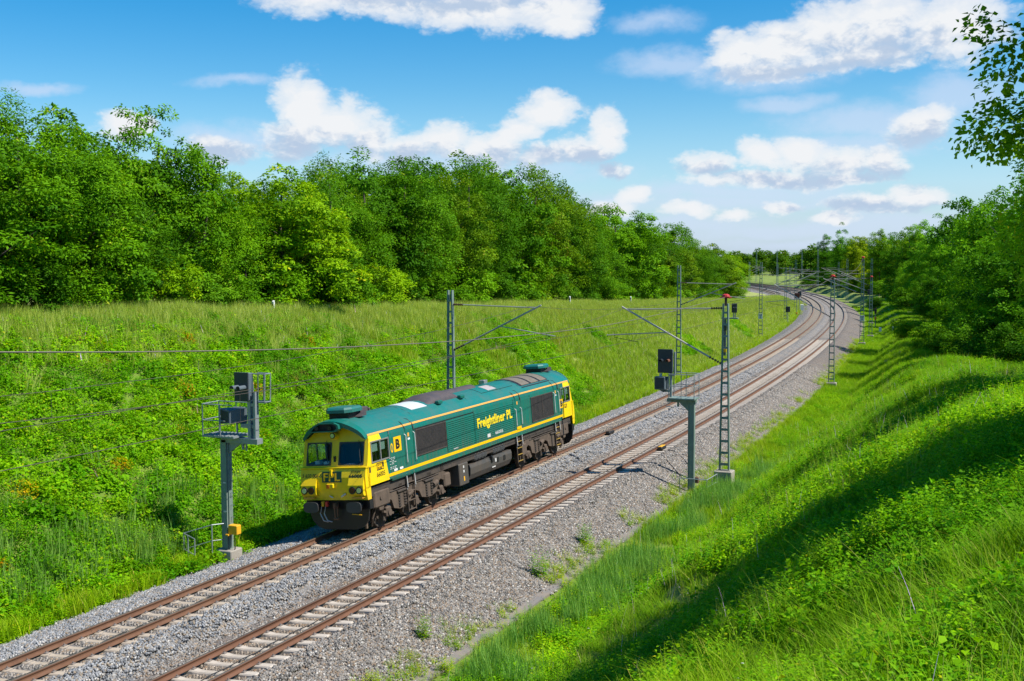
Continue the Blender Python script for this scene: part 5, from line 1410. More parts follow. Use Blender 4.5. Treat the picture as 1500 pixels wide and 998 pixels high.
FRONT = [(0.8,-19.0,9.2,1.2,MD,0,'leafy mid green tree cut by the left edge of the photo'),
 (4.6,-19.2,10.0,1.0,LT,1,'bright green tree with layered boughs near the left edge, second from it'),
 (7.3,-19.8,9.9,.95,MD,2,'tall open topped tree left of the first dip in the left wood skyline'),
 (10.1,-19.2,8.0,.95,DK,3,'darker broad tree below the small white cloud at the left'),
 (14.6,-20.0,11.0,.85,MD,0,'tall feathery crowned tree left of the cumulus cloud, highest in its stretch of wood'),
 (17.3,-19.0,8.2,.9,LT,1,'rounded mid green tree just left of the skyline gap beneath the big cumulus'),
 (19.8,-19.5,6.6,.85,DK,3,'lower dark tree filling the skyline gap beneath the big cumulus'),
 (23.3,-18.3,8.7,1.15,YG,2,'bright yellow green broad tree in the middle of the left wood'),
 (26.6,-18.2,7.4,.95,YG,0,'second yellow green tree, right beside the brightest tree of the left wood'),
 (30.6,-19.4,10.3,.85,MD,1,'tall green tree right of the bright yellow green trees'),
 (36.5,-20.0,10.3,.9,DK,2,'dark full tree behind the lattice mast at the left'),
 (41.1,-19.2,11.3,.9,MD,3,'tall mid green tree rising directly right above the lattice mast behind the locomotive'),
 (46.0,-18.6,10.4,.85,OL,0,'olive green tree right of the lattice mast behind the locomotive'),
 (52.5,-19.2,12.3,.9,DK,1,'high dark tree crown above the cantilever arm of the left mast'),
 (60.1,-19.2,12.0,.9,MD,2,'broad mid green tree above the rear end of the locomotive'),
 (68.2,-19.2,13.4,.9,OL,3,'tallest tree at the point where the left skyline starts to fall'),
 (75.5,-18.8,11.2,.85,DK,0,'dark tree at the first step of the falling left skyline'),
 (85.0,-18.8,11.0,.9,MD,1,'green tree at the second step of the falling left skyline'),
 (98.5,-19.2,11.8,1.0,LT,2,'lighter green tree halfway down the falling left skyline'),
 (111,-18.8,10.8,1.0,DK,3,'dark tree left of the middle lattice mast'),
 (129,-18.8,10.0,1.1,OL,0,'olive tree behind the top of the middle lattice mast'),
 (148,-18.3,10.4,1.1,MD,1,'mid green tree right of the middle lattice mast'),
 (166,-17.8,10.3,1.15,OL,2,'olive tree second from the right end of the left wood'),
 (186,-17.4,10.0,1.15,YG,3,'yellowish tree at the right end of the left wood by the rails'),
 (206,-17.2,8.6,1.0,LT,0,'light green tree peeping out at the very end of the left wood')]
for (s, o, H, w, tn, k, lb) in FRONT: tree('broad%d' % k, s, o, H, w, tn, lb, 'trees of the left wood')
BACK = [(10.5,-26,10.4),(14.8,-27,10.6),(20.9,-27,9.6),(26.7,-28,8.6),(31,-26,8.6),(36.5,-28,10.0),(41.5,-27,11.2),(47.5,-27,12.8),(56.5,-28,13.6),(63.9,-26,13.9),(71,-28,15.2),(79,-27,15.8),(88.6,-27,15.8),(97.9,-27,13.8),(113.7,-28,14.2),(126,-27,14.4),(144,-27,14.2),(165,-26,14.2),(193,-26,13.4),(215,-25,13.0),(3,-26,10.5),(-4,-24,10.0),(236,-24,9.0)]
BL_ = 'tree crown showing behind the front row of the left wood'
for i, (s, o, H) in enumerate(BACK): tree('back%d' % (i % 3), s, o, H, 1.0, (DK, MD, OL, MD)[i % 4], BL_, 'back row of the left wood')
for i, s in enumerate([-8, -2, 3, 8.2, 12, 15, 19, 22, 26, 29, 33, 37, 42, 47, 52, 58, 64, 71, 78, 86, 94, 104, 114, 125, 137, 150, 163, 178, 194]):
    o = -16.9-random.uniform(0, .8)+min(0.9, max(0, s-60)*.008)
    tree('shrub%d' % (i % 3), s, o, random.uniform(2.4, 4.2), random.uniform(.85, 1.2), (MD, LT, DK, MD, YG, GY)[i % 6], 'leafy shrub along the foot of the left wood', 'shrubs at the foot of the left wood', 'shrub')
RIGHT = [(380,23.8,17.2,.8,DK,'dark far tree at the left end of the right wood skyline'),(330,18.6,19.8,.62,BL,'tall blue green pine-like tree standing up in the far right wood'),(290,16.0,16.4,.8,RD,'brownish tree next to the tall blue green tree of the right wood'),(255,16.8,15.9,.8,OL,'olive brown tree in the right wood above the far masts'),
 (225,16.8,14.5,.85,DK,'dark tree behind the tall sign mast of the curve'),(205,17.7,16.1,.75,OL,'olive tree rising just right of the tall sign mast'),(185,18.5,15.9,.8,GY,'pale grey green willow-like tree of the right wood'),(165,19.6,16.2,.8,GY,'second pale grey green tree, right of the willow-like one'),
 (150,20.9,15.6,.8,LT,'light tree with whitish trunk in the right wood'),(135,22.3,15.8,.85,GY,'greyish tree left of the dark near foliage on the right'),(125,23.8,16.0,.85,MD,'mid green tree behind the dark near foliage on the right'),
 (190,16.4,8.6,.8,GY,'lower pale grey green tree at the meadow edge right of the sign mast'),(140,17.9,8.0,.9,DK,'low dark tree bordering the meadow on the right'),(232,18.1,7.0,.9,YG,'small yellowish tree beside the tall sign mast'),
 (100,23.9,16.5,.9,DK,'high dark tree in the right thicket below the overhanging branches'),(85,25.3,17.0,.9,MD,'tall green tree in the right thicket'),(75,24.0,15.8,.9,MD,'green tree at the right edge under the overhanging branches'),(90,21.5,7.6,1.0,MD,'bushy bright tree at the front of the right thicket'),
 (110,18.8,6.2,1.0,LT,'rounded low light tree at the meadow end of the right thicket'),(70,21.1,9.0,1.0,DK,'dark bushy tree above the shaded meadow corner'),(58,21.6,6.6,1.0,LT,'mid green bushy tree with pale sunlit top in the right thicket'),(60,23.5,13.0,.95,MD,'broad mid green tree behind the sunlit bushy tree on the right'),(44,23.0,9.5,1.0,DK,'dark low tree at the right photo edge above the slope')]
for i, (s, o, H, w, tn, lb) in enumerate(RIGHT):
    kind = ('slim%d' % (i % 3)) if s > 120 and H > 13 else 'broad%d' % (i % 4)
    tree(kind, s, o, H, w*(1.25 if kind.startswith('slim') else 1), tuple(q*1.3 for q in tn), lb, 'trees of the right wood')
for i, (s, o, H, w, tn, lb) in enumerate([(46,21.2,3.4,1.1,DK,'dark shrub at the top of the shaded right slope'),(53,19.4,3.0,1.1,MD,'green shrub in the shaded corner between slope and meadow'),(64,18.0,2.8,1.2,MD,'shrub spreading into the shaded meadow on the right'),(80,16.4,3.0,1.1,LT,'light shrub at the edge of the right thicket by the meadow'),
    (103,13.8,2.6,1.0,YG,'yellow green shrub standing in the sunny meadow on the right'),(38,22.6,3.2,1.1,DK,'dark shrub right at the crest of the slope'),(30,23.8,3.4,1.2,MD,'mid green shrub at the crest near the right edge'),(210,11.5,3.0,1.0,DK,'dark small shrub at the far end of the meadow')]):
    tree('shrub%d' % (i % 3), s, o, H, w, tn, lb, 'shrubs by the right thicket', 'shrub')
for i in range(40):
    pass

for i, s in enumerate(list(range(88, 372, 17))):
    o = 24.5+random.uniform(0, 4)-(2.5 if s > 190 else 0)
    tree('back%d' % (i % 3), s, o, random.uniform(13.0, 15.5)+(1.5 if s > 250 else 0), random.uniform(.8, .95), (DK, GY, OL, MD)[i % 4], 'tree crown showing behind the front row of the right wood', 'back row of the right wood')
for i, s in enumerate(list(range(150, 372, 14))):
    tree('shrub%d' % (i % 3), s, 14.6+random.uniform(0, 2.4)+(1.5 if s < 250 else 0), random.uniform(3.0, 5.2), random.uniform(1.0, 1.3), (DK, GY, MD, OL, LT)[i % 5], 'leafy shrub along the foot of the right wood', 'shrubs at the foot of the right wood', 'shrub')
# tall trees beside the camera: their boughs hang into the picture and shade the slope
def near_tree(x, y, H, R, seed, label, low=.12, nb=170, nl=150, leaf=.085, tint=MD):
    th = 0; s_, o_ = y, x
    zg = float(terrain(y, x))
    c = crown_mesh('crown', seed, H, R, M['leaf_near'], nb, nl, leaf, .8, low, (.35, .8), .7, ragged=.6, inner=.12, lobes=6)
    r = empty('tree', Matrix.Translation(Vector((x, y, zg)))); tag(r, label, 'tree', 'tall trees by the camera')
    link('trunk', trunk_mesh(seed+5, H, R, M['bark'], .17, 11), r); cr = link('crown', c, r); cr.color = (*tint, 1)
    return r
near_tree(24.5, -12.5, 12.5, 3.6, 901, 'tall near tree whose leafy branches hang in from the top right corner', .08, 420, 170, .125, LT)
near_tree(25.2, 3.0, 12.0, 4.0, 902, 'near tree in the right edge behind the overhanging branches', .10, 330, 190, .12, LT)
near_tree(26.0, 9.5, 9.0, 4.0, 903, 'leafy tree at the right edge above the slope crest', .03, 220, 220, .13, MD)
near_tree(27.5, 20.0, 9.0, 4.4, 904, 'dark tree behind the slope crest at the right edge', .03, 200, 200, .15, DK)
for k, (x, y, H, R_) in enumerate([(30.5, -27, 12, 3.6), (26.5, -44, 12, 3.6)]):
    near_tree(x, y, H, R_, 910+k, 'tree standing outside the right edge that shades the slope', .12, 150, 130, .15)

# ------------------------------------------------------------------ ground cover (stuff)
def scatter(name, pts, rot, scl, idx, tint, templates, label, cat, kind='stuff'):
    """one object: a point cloud that instances clump meshes with geometry nodes"""
    N = len(pts)
    me = bpy.data.meshes.new(name); me.vertices.add(N); me.vertices.foreach_set('co', np.asarray(pts, np.float32).ravel())
    for nm, tp, a, key in (('rot', 'FLOAT_VECTOR', rot, 'vector'), ('scl', 'FLOAT_VECTOR', scl, 'vector'), ('tint', 'FLOAT_VECTOR', tint, 'vector')):
        at = me.attributes.new(nm, tp, 'POINT'); at.data.foreach_set(key, np.asarray(a, np.float32).ravel())
    at = me.attributes.new('idx', 'INT', 'POINT'); at.data.foreach_set('value', np.asarray(idx, np.int32))
    o = link(name, me); tag(o, label, cat, kind=kind)
    ng = bpy.data.node_groups.new(name, 'GeometryNodeTree')
    ng.interface.new_socket('Geometry', in_out='INPUT', socket_type='NodeSocketGeometry')
    ng.interface.new_socket('Geometry', in_out='OUTPUT', socket_type='NodeSocketGeometry')
    gi = ng.nodes.new('NodeGroupInput'); go = ng.nodes.new('NodeGroupOutput')
    jn = ng.nodes.new('GeometryNodeJoinGeometry')
    for t in reversed(templates):
        ob = bpy.data.objects.new(name+'_clump', t)
        oi = ng.nodes.new('GeometryNodeObjectInfo'); oi.inputs['Object'].default_value = ob
        g2 = ng.nodes.new('GeometryNodeGeometryToInstance'); ng.links.new(oi.outputs['Geometry'], g2.inputs[0]); ng.links.new(g2.outputs[0], jn.inputs[0])
    ip = ng.nodes.new('GeometryNodeInstanceOnPoints')
    ng.links.new(gi.outputs[0], ip.inputs['Points']); ng.links.new(jn.outputs[0], ip.inputs['Instance']); ip.inputs['Pick Instance'].default_value = True
    def attr(nm, dt):
        n = ng.nodes.new('GeometryNodeInputNamedAttribute'); n.data_type = dt; n.inputs['Name'].default_value = nm; return n.outputs['Attribute']
    ng.links.new(attr('idx', 'INT'), ip.inputs['Instance Index'])
    e2r = ng.nodes.new('FunctionNodeEulerToRotation'); ng.links.new(attr('rot', 'FLOAT_VECTOR'), e2r.inputs[0]); ng.links.new(e2r.outputs[0], ip.inputs['Rotation'])
    ng.links.new(attr('scl', 'FLOAT_VECTOR'), ip.inputs['Scale'])
    ng.links.new(ip.outputs[0], go.inputs[0])
    md = o.modifiers.new('scatter', 'NODES'); md.node_group = ng
    return o
M['grass'] = leaf_mat('grass_blade', (0.130, 0.30, 0.005), (0.30, 0.46, 0.014), (0.55, 0.46, 0.15), .42, 'inst', .1)
M['weed'] = leaf_mat('weed_leaf', (0.085, 0.28, 0.002), (0.28, 0.52, 0.005), (0.46, 0.46, 0.02), .42, 'inst', .1)
M['reed'] = leaf_mat('reed_blade', (0.12, 0.32, 0.07), (0.22, 0.44, 0.11), None, .35, 'inst', .35)
def grass_clump(seed, n, r, h, w, bend=.5, seg=3, mat='grass', stiff=False):
    r_ = np.random.default_rng(seed)
    a = r_.random(n)*6.283; rr = r*np.sqrt(r_.random(n)); base = np.stack([rr*np.cos(a), rr*np.sin(a), np.full(n, -.03)], -1)
    hh = h*r_.uniform(.5, 1.15, n); b = r_.random(n)*6.283; bd = bend*r_.uniform(.2, 1.0, n)*hh
    dr_ = np.stack([np.cos(b), np.sin(b), np.zeros(n)], -1); sd_ = np.stack([-np.sin(b), np.cos(b), np.zeros(n)], -1)
    vs = []
    for k in range(seg+1):
        t = k/seg
        p = base+dr_*(bd*t**2)[:, None]+np.array([0, 0, 1])*(hh*(t-.18*t*t*bend))[:, None]
        ww = w*(1-t**1.5)*.5+.0008
        vs.append(p+sd_*ww); vs.append(p-sd_*ww)
    v = np.stack(vs, 1).reshape(-1, 3); m = 2*(seg+1); f = []
    b0 = np.arange(n)*m
    for k in range(seg): f.append(np.stack([b0+2*k, b0+2*k+1, b0+2*k+3, b0+2*k+2], 1))
    lv = np.repeat(np.clip(r_.normal(.5, .26, n), 0, 1), m)
    return mesh_np('grass_clump', v, np.concatenate(f), [M[mat]], None, {'lv': lv})
def seed_heads(seed, n, r, h):
    """tall grass with pale seed heads"""
    r_ = np.random.default_rng(seed); me = grass_clump(seed, n, r, h, .012, .45)
    return me
def leaf_clump(seed, n, r, h, leaf, lw=.7, mat='weed', up=.8):
    r_ = np.random.default_rng(seed)
    d = unit(r_.normal(0, 1, (n, 3))*np.array([1, 1, .8])+np.array([0, 0, .5])); d[:, 2] = np.abs(d[:, 2])
    p = d*(r_.random(n)**.4)[:, None]*np.array([r, r, h])
    nr = unit(np.array([0, 0, up])+.5*d+r_.normal(0, .42, (n, 3)))
    ax = r_.normal(0, 1, (n, 3)); ax[:, 2] = ax[:, 2]*.4-.1; L = leaf*r_.uniform(.6, 1.3, n)
    v, f = leaf_quads(p, ax, nr, L, L*lw)
    return mesh_np('leaf_clump', v, f, [M[mat]], None, {'lv': np.repeat(np.clip(r_.normal(.5, .25, n), 0, 1), 4)})
def herb_clump(seed, stems, r, h, leaf):
    r_ = np.random.default_rng(seed); P = []; A = []; Nn = []; Ls = []
    for k in range(stems):
        a = r_.random()*6.283; q = r*math.sqrt(r_.random()); b = np.array([q*math.cos(a), q*math.sin(a), 0]); hh = h*r_.uniform(.5, 1.1); ln = r_.normal(0, .18, 2)
        m = int(10+hh*16)
        for j in range(m):
            t = (j+.5)/m; an = j*2.4+k; dd = np.array([math.cos(an), math.sin(an), .25])
            P.append(b+np.array([ln[0]*t*hh, ln[1]*t*hh, hh*t])); A.append(dd); Nn.append(np.array([-.3*dd[0], -.3*dd[1], 1.0])+r_.normal(0, .2, 3)); Ls.append(leaf*(1.15-.6*t)*r_.uniform(.7, 1.2))
    P, A, Nn, Ls = map(np.array, (P, A, Nn, Ls))
    v, f = leaf_quads(P, A, Nn, Ls, Ls*.42)
    return mesh_np('herb_clump', v, f, [M['weed']], None, {'lv': np.repeat(np.clip(r_.normal(.5, .25, len(P)), 0, 1), 4)})
def jgrid(s0, s1, o0, o1, d):
    """jittered points, d per square metre"""
    st = 1/math.sqrt(d); a, b = np.meshgrid(np.arange(s0, s1, st), np.arange(o0, o1, st), indexing='ij')
    a = a.ravel()+rng.uniform(-.5, .5, a.size)*st; b = b.ravel()+rng.uniform(-.5, .5, b.size)*st
    return a, b
CAMV = np.array(CAM_P)
def visible(p, pad=60):
    d = p-CAMV; z = d@np.array(_F); u = 750+FPX*(d@np.array(CR))/np.maximum(z, .1); v = 499-FPX*(d@np.array(CU))/np.maximum(z, .1)
    return (z > 1.5) & (u > -260) & (u < 1760) & (v > -400) & (v < 1400)
def put(name, s, o, templates, label, cat, sc=(.8, 1.25), tilt=.0, tintf=None, dz=0.0, hs=None, choose=None):
    z = terrain(s, o)+dz; p = W3(s, o, z); k = visible(p)
    s, o, p = s[k], o[k], p[k]; N = len(p)
    rot = np.stack([rng.normal(0, tilt+1e-4, N), rng.normal(0, tilt+1e-4, N), rng.uniform(0, 6.283, N)], -1)
    a = rng.uniform(sc[0], sc[1], N); scl = np.stack([a, a, a*(1 if hs is None else hs(s, o))], -1)
    tint = tintf(s, o) if tintf else np.ones((N, 3))
    idx = rng.integers(0, len(templates), N) if choose is None else choose(s, o)
    return scatter(name, p, rot, scl, idx, tint, templates, label, cat)
def mixt(a, b, f): return np.array(a)[None]*(1-f[:, None])+np.array(b)[None]*f[:, None]

# --- left slope: brambles low down, grass towards the crest
BR = [leaf_clump(300+k, 270, .50, .42, (.095, .085, .11, .075)[k], (.72, .6, .8, .5)[k]) for k in range(4)]
GL = [grass_clump(310+k, 60, .34, .55, .026, .55) for k in range(4)]
GP = [grass_clump(320+k, 46, .30, .85, .022, .45) for k in range(3)]
crest = lambda s: -4.4-(hL(s)+.68)*1.36
def bramble_mask(s, o):
    n = fbm(s*.12+9, o*.17+4, 3); frac = (o-EDGE_L+1.2)/np.minimum(crest(s)-EDGE_L, -1)
    thr = np.interp(s, [-20, 8, 22, 45, 80, 200], [.08, .18, .42, .58, .70, .85])+np.clip((frac-.72)*2.2, 0, 1)*.5+np.clip((.14-frac)*4, 0, 1)*.35
    return n > thr
s, o = jgrid(-26, 190, -24, -3.4, 5.0)
m = bramble_mask(s, o) & (rng.random(len(s)) < np.interp(s, [0, 60, 190], [1, .8, .35])) & (o > crest(s)-.8)
def br_t(s, o):
    f = np.clip(fbm(s*.25, o*.3, 3)*1.6-.3, 0, 1); t = mixt((.80, .92, .8), (1.22, 1.2, .9), f)
    r = rng.random(len(s)) < .004; t[r] = (2.2, .9, 1.0); n2 = fbm(s*.5+80, o*.6+20, 3); t[n2 < .40] *= np.array((.62, .78, .8)); t[n2 > .62] *= np.array((1.2, 1.08, .9)); return t*rng.uniform(.8, 1.2, (len(s), 1))
put('bramble_cover', s[m], o[m], BR, 'dense bright green bramble leaves covering the left cutting slope', 'brambles', (.75, 1.35), .25, br_t, .02)
s, o = jgrid(-26, 240, -17.5, -3.3, 7.5)
m = ~bramble_mask(s, o) & (rng.random(len(s)) < np.interp(s, [0, 60, 120, 240], [1, .95, .75, .5]))
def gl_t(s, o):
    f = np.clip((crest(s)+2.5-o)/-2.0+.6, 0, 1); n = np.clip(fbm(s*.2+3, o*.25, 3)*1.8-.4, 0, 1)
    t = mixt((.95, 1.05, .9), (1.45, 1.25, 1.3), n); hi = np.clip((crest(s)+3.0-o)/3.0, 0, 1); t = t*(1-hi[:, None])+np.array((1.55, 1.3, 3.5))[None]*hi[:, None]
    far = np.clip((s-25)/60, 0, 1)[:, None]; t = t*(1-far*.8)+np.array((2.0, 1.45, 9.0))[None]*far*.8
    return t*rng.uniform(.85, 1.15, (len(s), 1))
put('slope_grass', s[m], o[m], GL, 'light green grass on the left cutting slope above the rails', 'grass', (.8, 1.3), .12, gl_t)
DB = [grass_clump(396+k, 22, .35, .55, .012, .6, 3) for k in range(2)]
s, o = jgrid(-24, 60, -15, -4.2, 1.6); m = fbm(s*.45+5, o*.5+33, 3) > .65
put('dead_stems', s[m], o[m], DB, 'brown dead stems showing in patches among the brambles on the left slope', 'dead stems', (.7, 1.3), .3, lambda s, o: mixt((1.3, .5, 4.0), (2.2, .95, 8.0), rng.random(len(s))), .18)
# pale tall grass along the crest in front of the wood
s = rng.uniform(-16, 250, 17000); o = crest(s)+rng.normal(-.7, 1.5, len(s))
def cr_t(s, o): return mixt((1.65, 1.25, 6.0), (2.3, 1.55, 14.0), rng.random(len(s)))
put('crest_grass', s, o, GP, 'pale tall seeding grass along the left crest before the wood', 'grass', (.7, 1.15), .15, cr_t)
# yellow green fringe and reeds next to the ballast
s = rng.uniform(-22, 200, 6500); o = EDGE_L-.25-np.abs(rng.normal(0, .65, len(s)))
HC = [herb_clump(330+k, 9, .22, .42, .11) for k in range(3)]
put('fringe_weeds', s, o, HC+GL[:2], 'yellow green weeds fringing the left edge of the ballast', 'weeds', (.6, 1.15), .15, lambda s, o: mixt((1.25, 1.2, .8), (1.9, 1.5, .8), rng.random(len(s))))
RD_ = [grass_clump(340+k, 26, .35, 1.15, .032, .28, 3, 'reed') for k in range(3)]
s = rng.uniform(-12, 9, 240); o = -4.6-np.abs(rng.normal(0, 1.1, len(s)))
m = fbm(s*.4, o*.4+8, 2) > .46
put('reeds', s[m], o[m], RD_, 'blue green reed blades among the brambles by the left signal', 'reeds', (.6, 1.0), .12, lambda s, o: mixt((1.0, .95, .5), (1.5, 1.15, .8), rng.random(len(s))))

# --- right bank
GN = [grass_clump(350+k, 70, .22, .33+.06*k, .009, .7+.15*k, 4) for k in range(4)]
GM = [grass_clump(360+k, 60, .30, .40, .016, .7) for k in range(4)]
HN = [herb_clump(370+k, 10, .20, .34, .06) for k in range(4)]
LN = [leaf_clump(380+k, 150, .30, .30, .055, .7) for k in range(3)]
def dens_keep(p, n0):
    d = np.linalg.norm(p-CAMV, axis=1); return rng.random(len(p)) < np.clip((22/np.maximum(d, 1))**1.1, .10, 1)*n0
def rt(s, o):
    n = np.clip(fbm(s*.22+30, o*.3+7, 3)*1.9-.45, 0, 1); n2 = np.clip(fbm(s*.6+3, o*.6+70, 2)*2-.6, 0, 1)
    t = mixt((.72, .92, .75), (1.35, 1.28, .9), n); low = np.clip((11.5-o)/2.5, 0, 1)[:, None]*n2[:, None]
    t = t*(1-low*.5)+np.array((1.9, 1.4, 1.5))[None]*low*.5
    return t*rng.uniform(.85, 1.15, (len(s), 1))
s, o = jgrid(-34, 12, 8.6, 26, 26); p = W3(s, o, terrain(s, o)); k = dens_keep(p, 1.0) & (rng.random(len(s)) < np.where((s < -19) & (o > 14), .95, np.where(fbm(s*.35+11, o*.35+2, 3) < .45, .45, .16))); s, o = s[k], o[k]
put('bank_grass', s, o, GN, 'lush green grass covering the near right bank', 'grass', (.7, 1.3), .18, rt, 0, lambda s, o: np.where(s < -19, .75, .42)+.5*fbm(s*.5, o*.5, 2))
def wt_(s, o):
    t = rt(s, o); r = rng.random(len(s)); t[r < .25] *= np.array((.55, .75, .8)); t[r > .82] *= np.array((1.35, 1.15, .8)); return t
s, o = jgrid(-34, 60, 8.9, 26, 24); n = fbm(s*.35+11, o*.35+2, 3); k = (n > np.where((s < -19) & (o > 14), .5, .30)); s, o = s[k], o[k]; p = W3(s, o, terrain(s, o)); k = dens_keep(p, 1.0); s, o = s[k], o[k]
put('bank_weeds', s, o, HN+LN, 'leafy green weeds and clover scattered through the right bank grass', 'weeds', (.75, 1.7), .2, wt_, 0)
DS = [grass_clump(390+k, 14, .25, .75, .007, .35, 4) for k in range(3)]
s, o = jgrid(-30, 40, 8.9, 24, 2.2); m = fbm(s*.3+50, o*.3+9, 2) > .48
put('dry_stems', s[m], o[m], DS, 'pale dry seeding grass stems standing among the green on the right bank', 'grass', (.7, 1.2), .15, lambda s, o: mixt((1.6, 1.25, 6.0), (2.2, 1.5, 12.0), rng.random(len(s))))
def flower_clump(seed, n):
    r_ = np.random.default_rng(seed); P = np.stack([r_.normal(0, .22, n), r_.normal(0, .22, n), r_.uniform(.30, .5, n)], -1)
    V, F = leaf_quads(np.repeat(P, 3, 0), np.tile(np.array([[1, 0, .2], [-.5, .87, .2], [-.5, -.87, .2]]), (n, 1)), np.tile([[0, 0, 1.0]], (3*n, 1)), .022, .02)
    return mesh_np('flower_clump', V, F, [M['flower']], None, {'lv': np.ones(len(V))})
M['flower'] = leaf_mat('flower_petal', (.75, .75, .70), (.8, .8, .76), None, .3, 'inst')
s = rng.uniform(-28, 30, 80); o = rng.uniform(10.5, 21, 80)
put('wild_flowers', s, o, [flower_clump(395+k, 3) for k in range(3)], 'tiny white wild flowers dotted over the right bank', 'flowers', (.7, 1.1), .1, lambda s, o: np.where(rng.random((len(s), 1)) < .7, np.array([[1, 1, 1.0]]), np.array([[.75, .55, .9]])))
s, o = jgrid(8, 230, 8.35, 24, 9.0); k = rng.random(len(s)) < np.interp(s, [8, 60, 120, 230], [1, .7, .4, .25]); s, o = s[k], o[k]
def rf(s, o):
    t = rt(s, o); f = np.clip((s-30)/60, 0, 1)[:, None]*.5; return t*(1-f)+np.array((1.2, 1.3, .9))[None]*f
put('meadow_grass', s, o, GM, 'bright green meadow grass between the right track and the thicket', 'grass', (.7, 1.2), .15, rf)
s = rng.uniform(-14, 26, 1500); o = 8.9+np.abs(rng.normal(0, 1.1, len(s))); m = fbm(s*.3+2, o*.5+8, 2) > .40
put('reeds', s[m], o[m], RD_, 'upright blue green reeds in the ditch below the right ballast', 'reeds', (.45, .85), .12, lambda s, o: mixt((.9, 1.0, .7), (1.5, 1.2, .8), rng.random(len(s))))
s = rng.uniform(-16, 120, 2800); o = EDGE_R-.05+rng.normal(0, .34, len(s)); m = (fbm(s*.6, s*0+3, 2) > .40) & (np.abs(o-EDGE_R-.18) > .13)
put('edge_weeds', s[m], o[m], HN, 'small yellowish weeds growing along the drain strip at the ballast foot', 'weeds', (.5, 1.15), .15, lambda s, o: mixt((1.0, 1.0, .7), (2.3, 1.3, .8), rng.random(len(s))), .08)

# --- individual plants that stand out
def plant(name, s, o, mesh, label, cat, sc=1.0, tint=(1, 1, 1), dz=0):
    z = float(terrain(s, o))+dz; ob = link(name, mesh); ob.matrix_world = local_frame(s, o, z) @ Matrix.Scale(sc, 4); ob.color = (*tint, 1); tag(ob, label, cat); return ob
M['plant'] = leaf_mat('plant_leaf', (0.08, 0.25, 0.004), (0.22, 0.42, 0.010), (0.38, 0.36, 0.03), .40, 'object')
def as_plant(me):
    m2 = me.copy(); m2.materials.clear(); m2.materials.append(M['plant']); return m2
PH = [as_plant(herb_clump(400+k, 16, .28, 1.0, .13)) for k in range(3)]
PB = [as_plant(leaf_clump(410+k, 420, .75, .75, .10, .6)) for k in range(3)]
PR = [as_plant(leaf_clump(420+k, 160, .55, .65, .13, .6)) for k in range(2)]
plant('sapling', 0.9, 7.35, PH[0], 'bright upright green sapling growing at the ballast foot by the drain strip', 'plant', 1.0, (1.2, 1.2, .8), .1)
plant('sapling', 5.3, 7.3, PH[1], 'leafy sapling on the ballast edge, second along the drain strip', 'plant', .9, (1.1, 1.1, .8), .1)
plant('sapling', 16.8, 9.0, PH[2], 'small yellowish sapling between the signal post and the red capped mast', 'plant', .9, (1.6, 1.4, .8), .0)
plant('sapling', -6.5, 7.0, PH[1], 'low spreading sapling on the near end of the ballast shoulder', 'plant', .75, (1.3, 1.1, .8), .1)
plant('bush', 15.2, 9.2, PB[0], 'dark green bush in the grass below the right signal guard rail', 'bush', 1.1, (.65, .85, .8))
plant('bush', -4.0, 12.6, PB[1], 'dark bush casting shade halfway up the near right bank', 'bush', 1.1, (.55, .75, .7))
plant('bush', 0.5, 11.0, PB[2], 'bushy dark weed clump at the foot of the right bank', 'bush', .8, (.7, .85, .8))
for (s, o, lb) in ((8.2, -13.2, 'reddish leaved shrub high on the left slope under the crest'), (5.0, -10.6, 'red brown shrub in the brambles above the left signal'), (9.3, -10.2, 'orange leaved shrub in brambles right above the left signal'), (17.2, -12.6, 'small red tinged shrub on the left slope above the locomotive cab')):
    plant('shrub', s, o, PR[0], lb, 'shrub', 1.0, (2.6, .8, 1.2))
plant('bush', 11.6, -14.0, PB[0], 'dark rounded bush on the left crest beside the reddish shrub', 'bush', .9, (.6, .8, .8))
plant('bush', 28.5, -12.4, PB[1], 'yellow flowering bush behind the lattice mast on the left slope', 'bush', .8, (2.4, 1.7, .6))

# --- far wood beyond the yard
s = rng.uniform(395, 748, 520); o = rng.uniform(-330, 380, 520)
m = (np.abs(o-4) > np.interp(s, [395, 560, 600, 640], [30, 26, 20, 0]))
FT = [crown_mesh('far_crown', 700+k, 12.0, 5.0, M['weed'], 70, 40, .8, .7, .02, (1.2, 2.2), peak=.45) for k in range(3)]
put('far_woodland', s[m], o[m], FT, 'dark bluish woodland closing the horizon beyond the yard', 'woodland', (.9, 1.35), 0, lambda s, o: mixt((.35, .40, .7), (.5, .52, .9), rng.random(len(s))))  # dark tint leaning to blue: distance haze painted into the leaf colour

# --- loose ballast stones (near part of the bed)
def stone_patch(seed, n, r):
    r_ = np.random.default_rng(seed); V = []; F = []; LVv = []; b = 0
    cube = np.array([(x, y, z) for z in (-1, 1) for y in (-1, 1) for x in (-1, 1)], float); q = np.array([(0, 2, 3, 1), (4, 5, 7, 6), (0, 1, 5, 4), (2, 6, 7, 3), (0, 4, 6, 2), (1, 3, 7, 5)])
    for k in range(n):
        a = r_.random()*6.283; d = r*math.sqrt(r_.random()); sz = r_.uniform(.016, .036)
        m = cube*r_.uniform(.6, 1.1, (8, 3))*sz*np.array([1.2, .95, .75])
        A = r_.normal(0, 1, (3, 3)); Q, _ = np.linalg.qr(A)
        V.append(m@Q.T+np.array([d*math.cos(a), d*math.sin(a), r_.uniform(-.006, .022)])); F.append(q+b); b += 8; LVv += [r_.random()]*8
    return np.concatenate(V), np.concatenate(F), np.array(LVv)
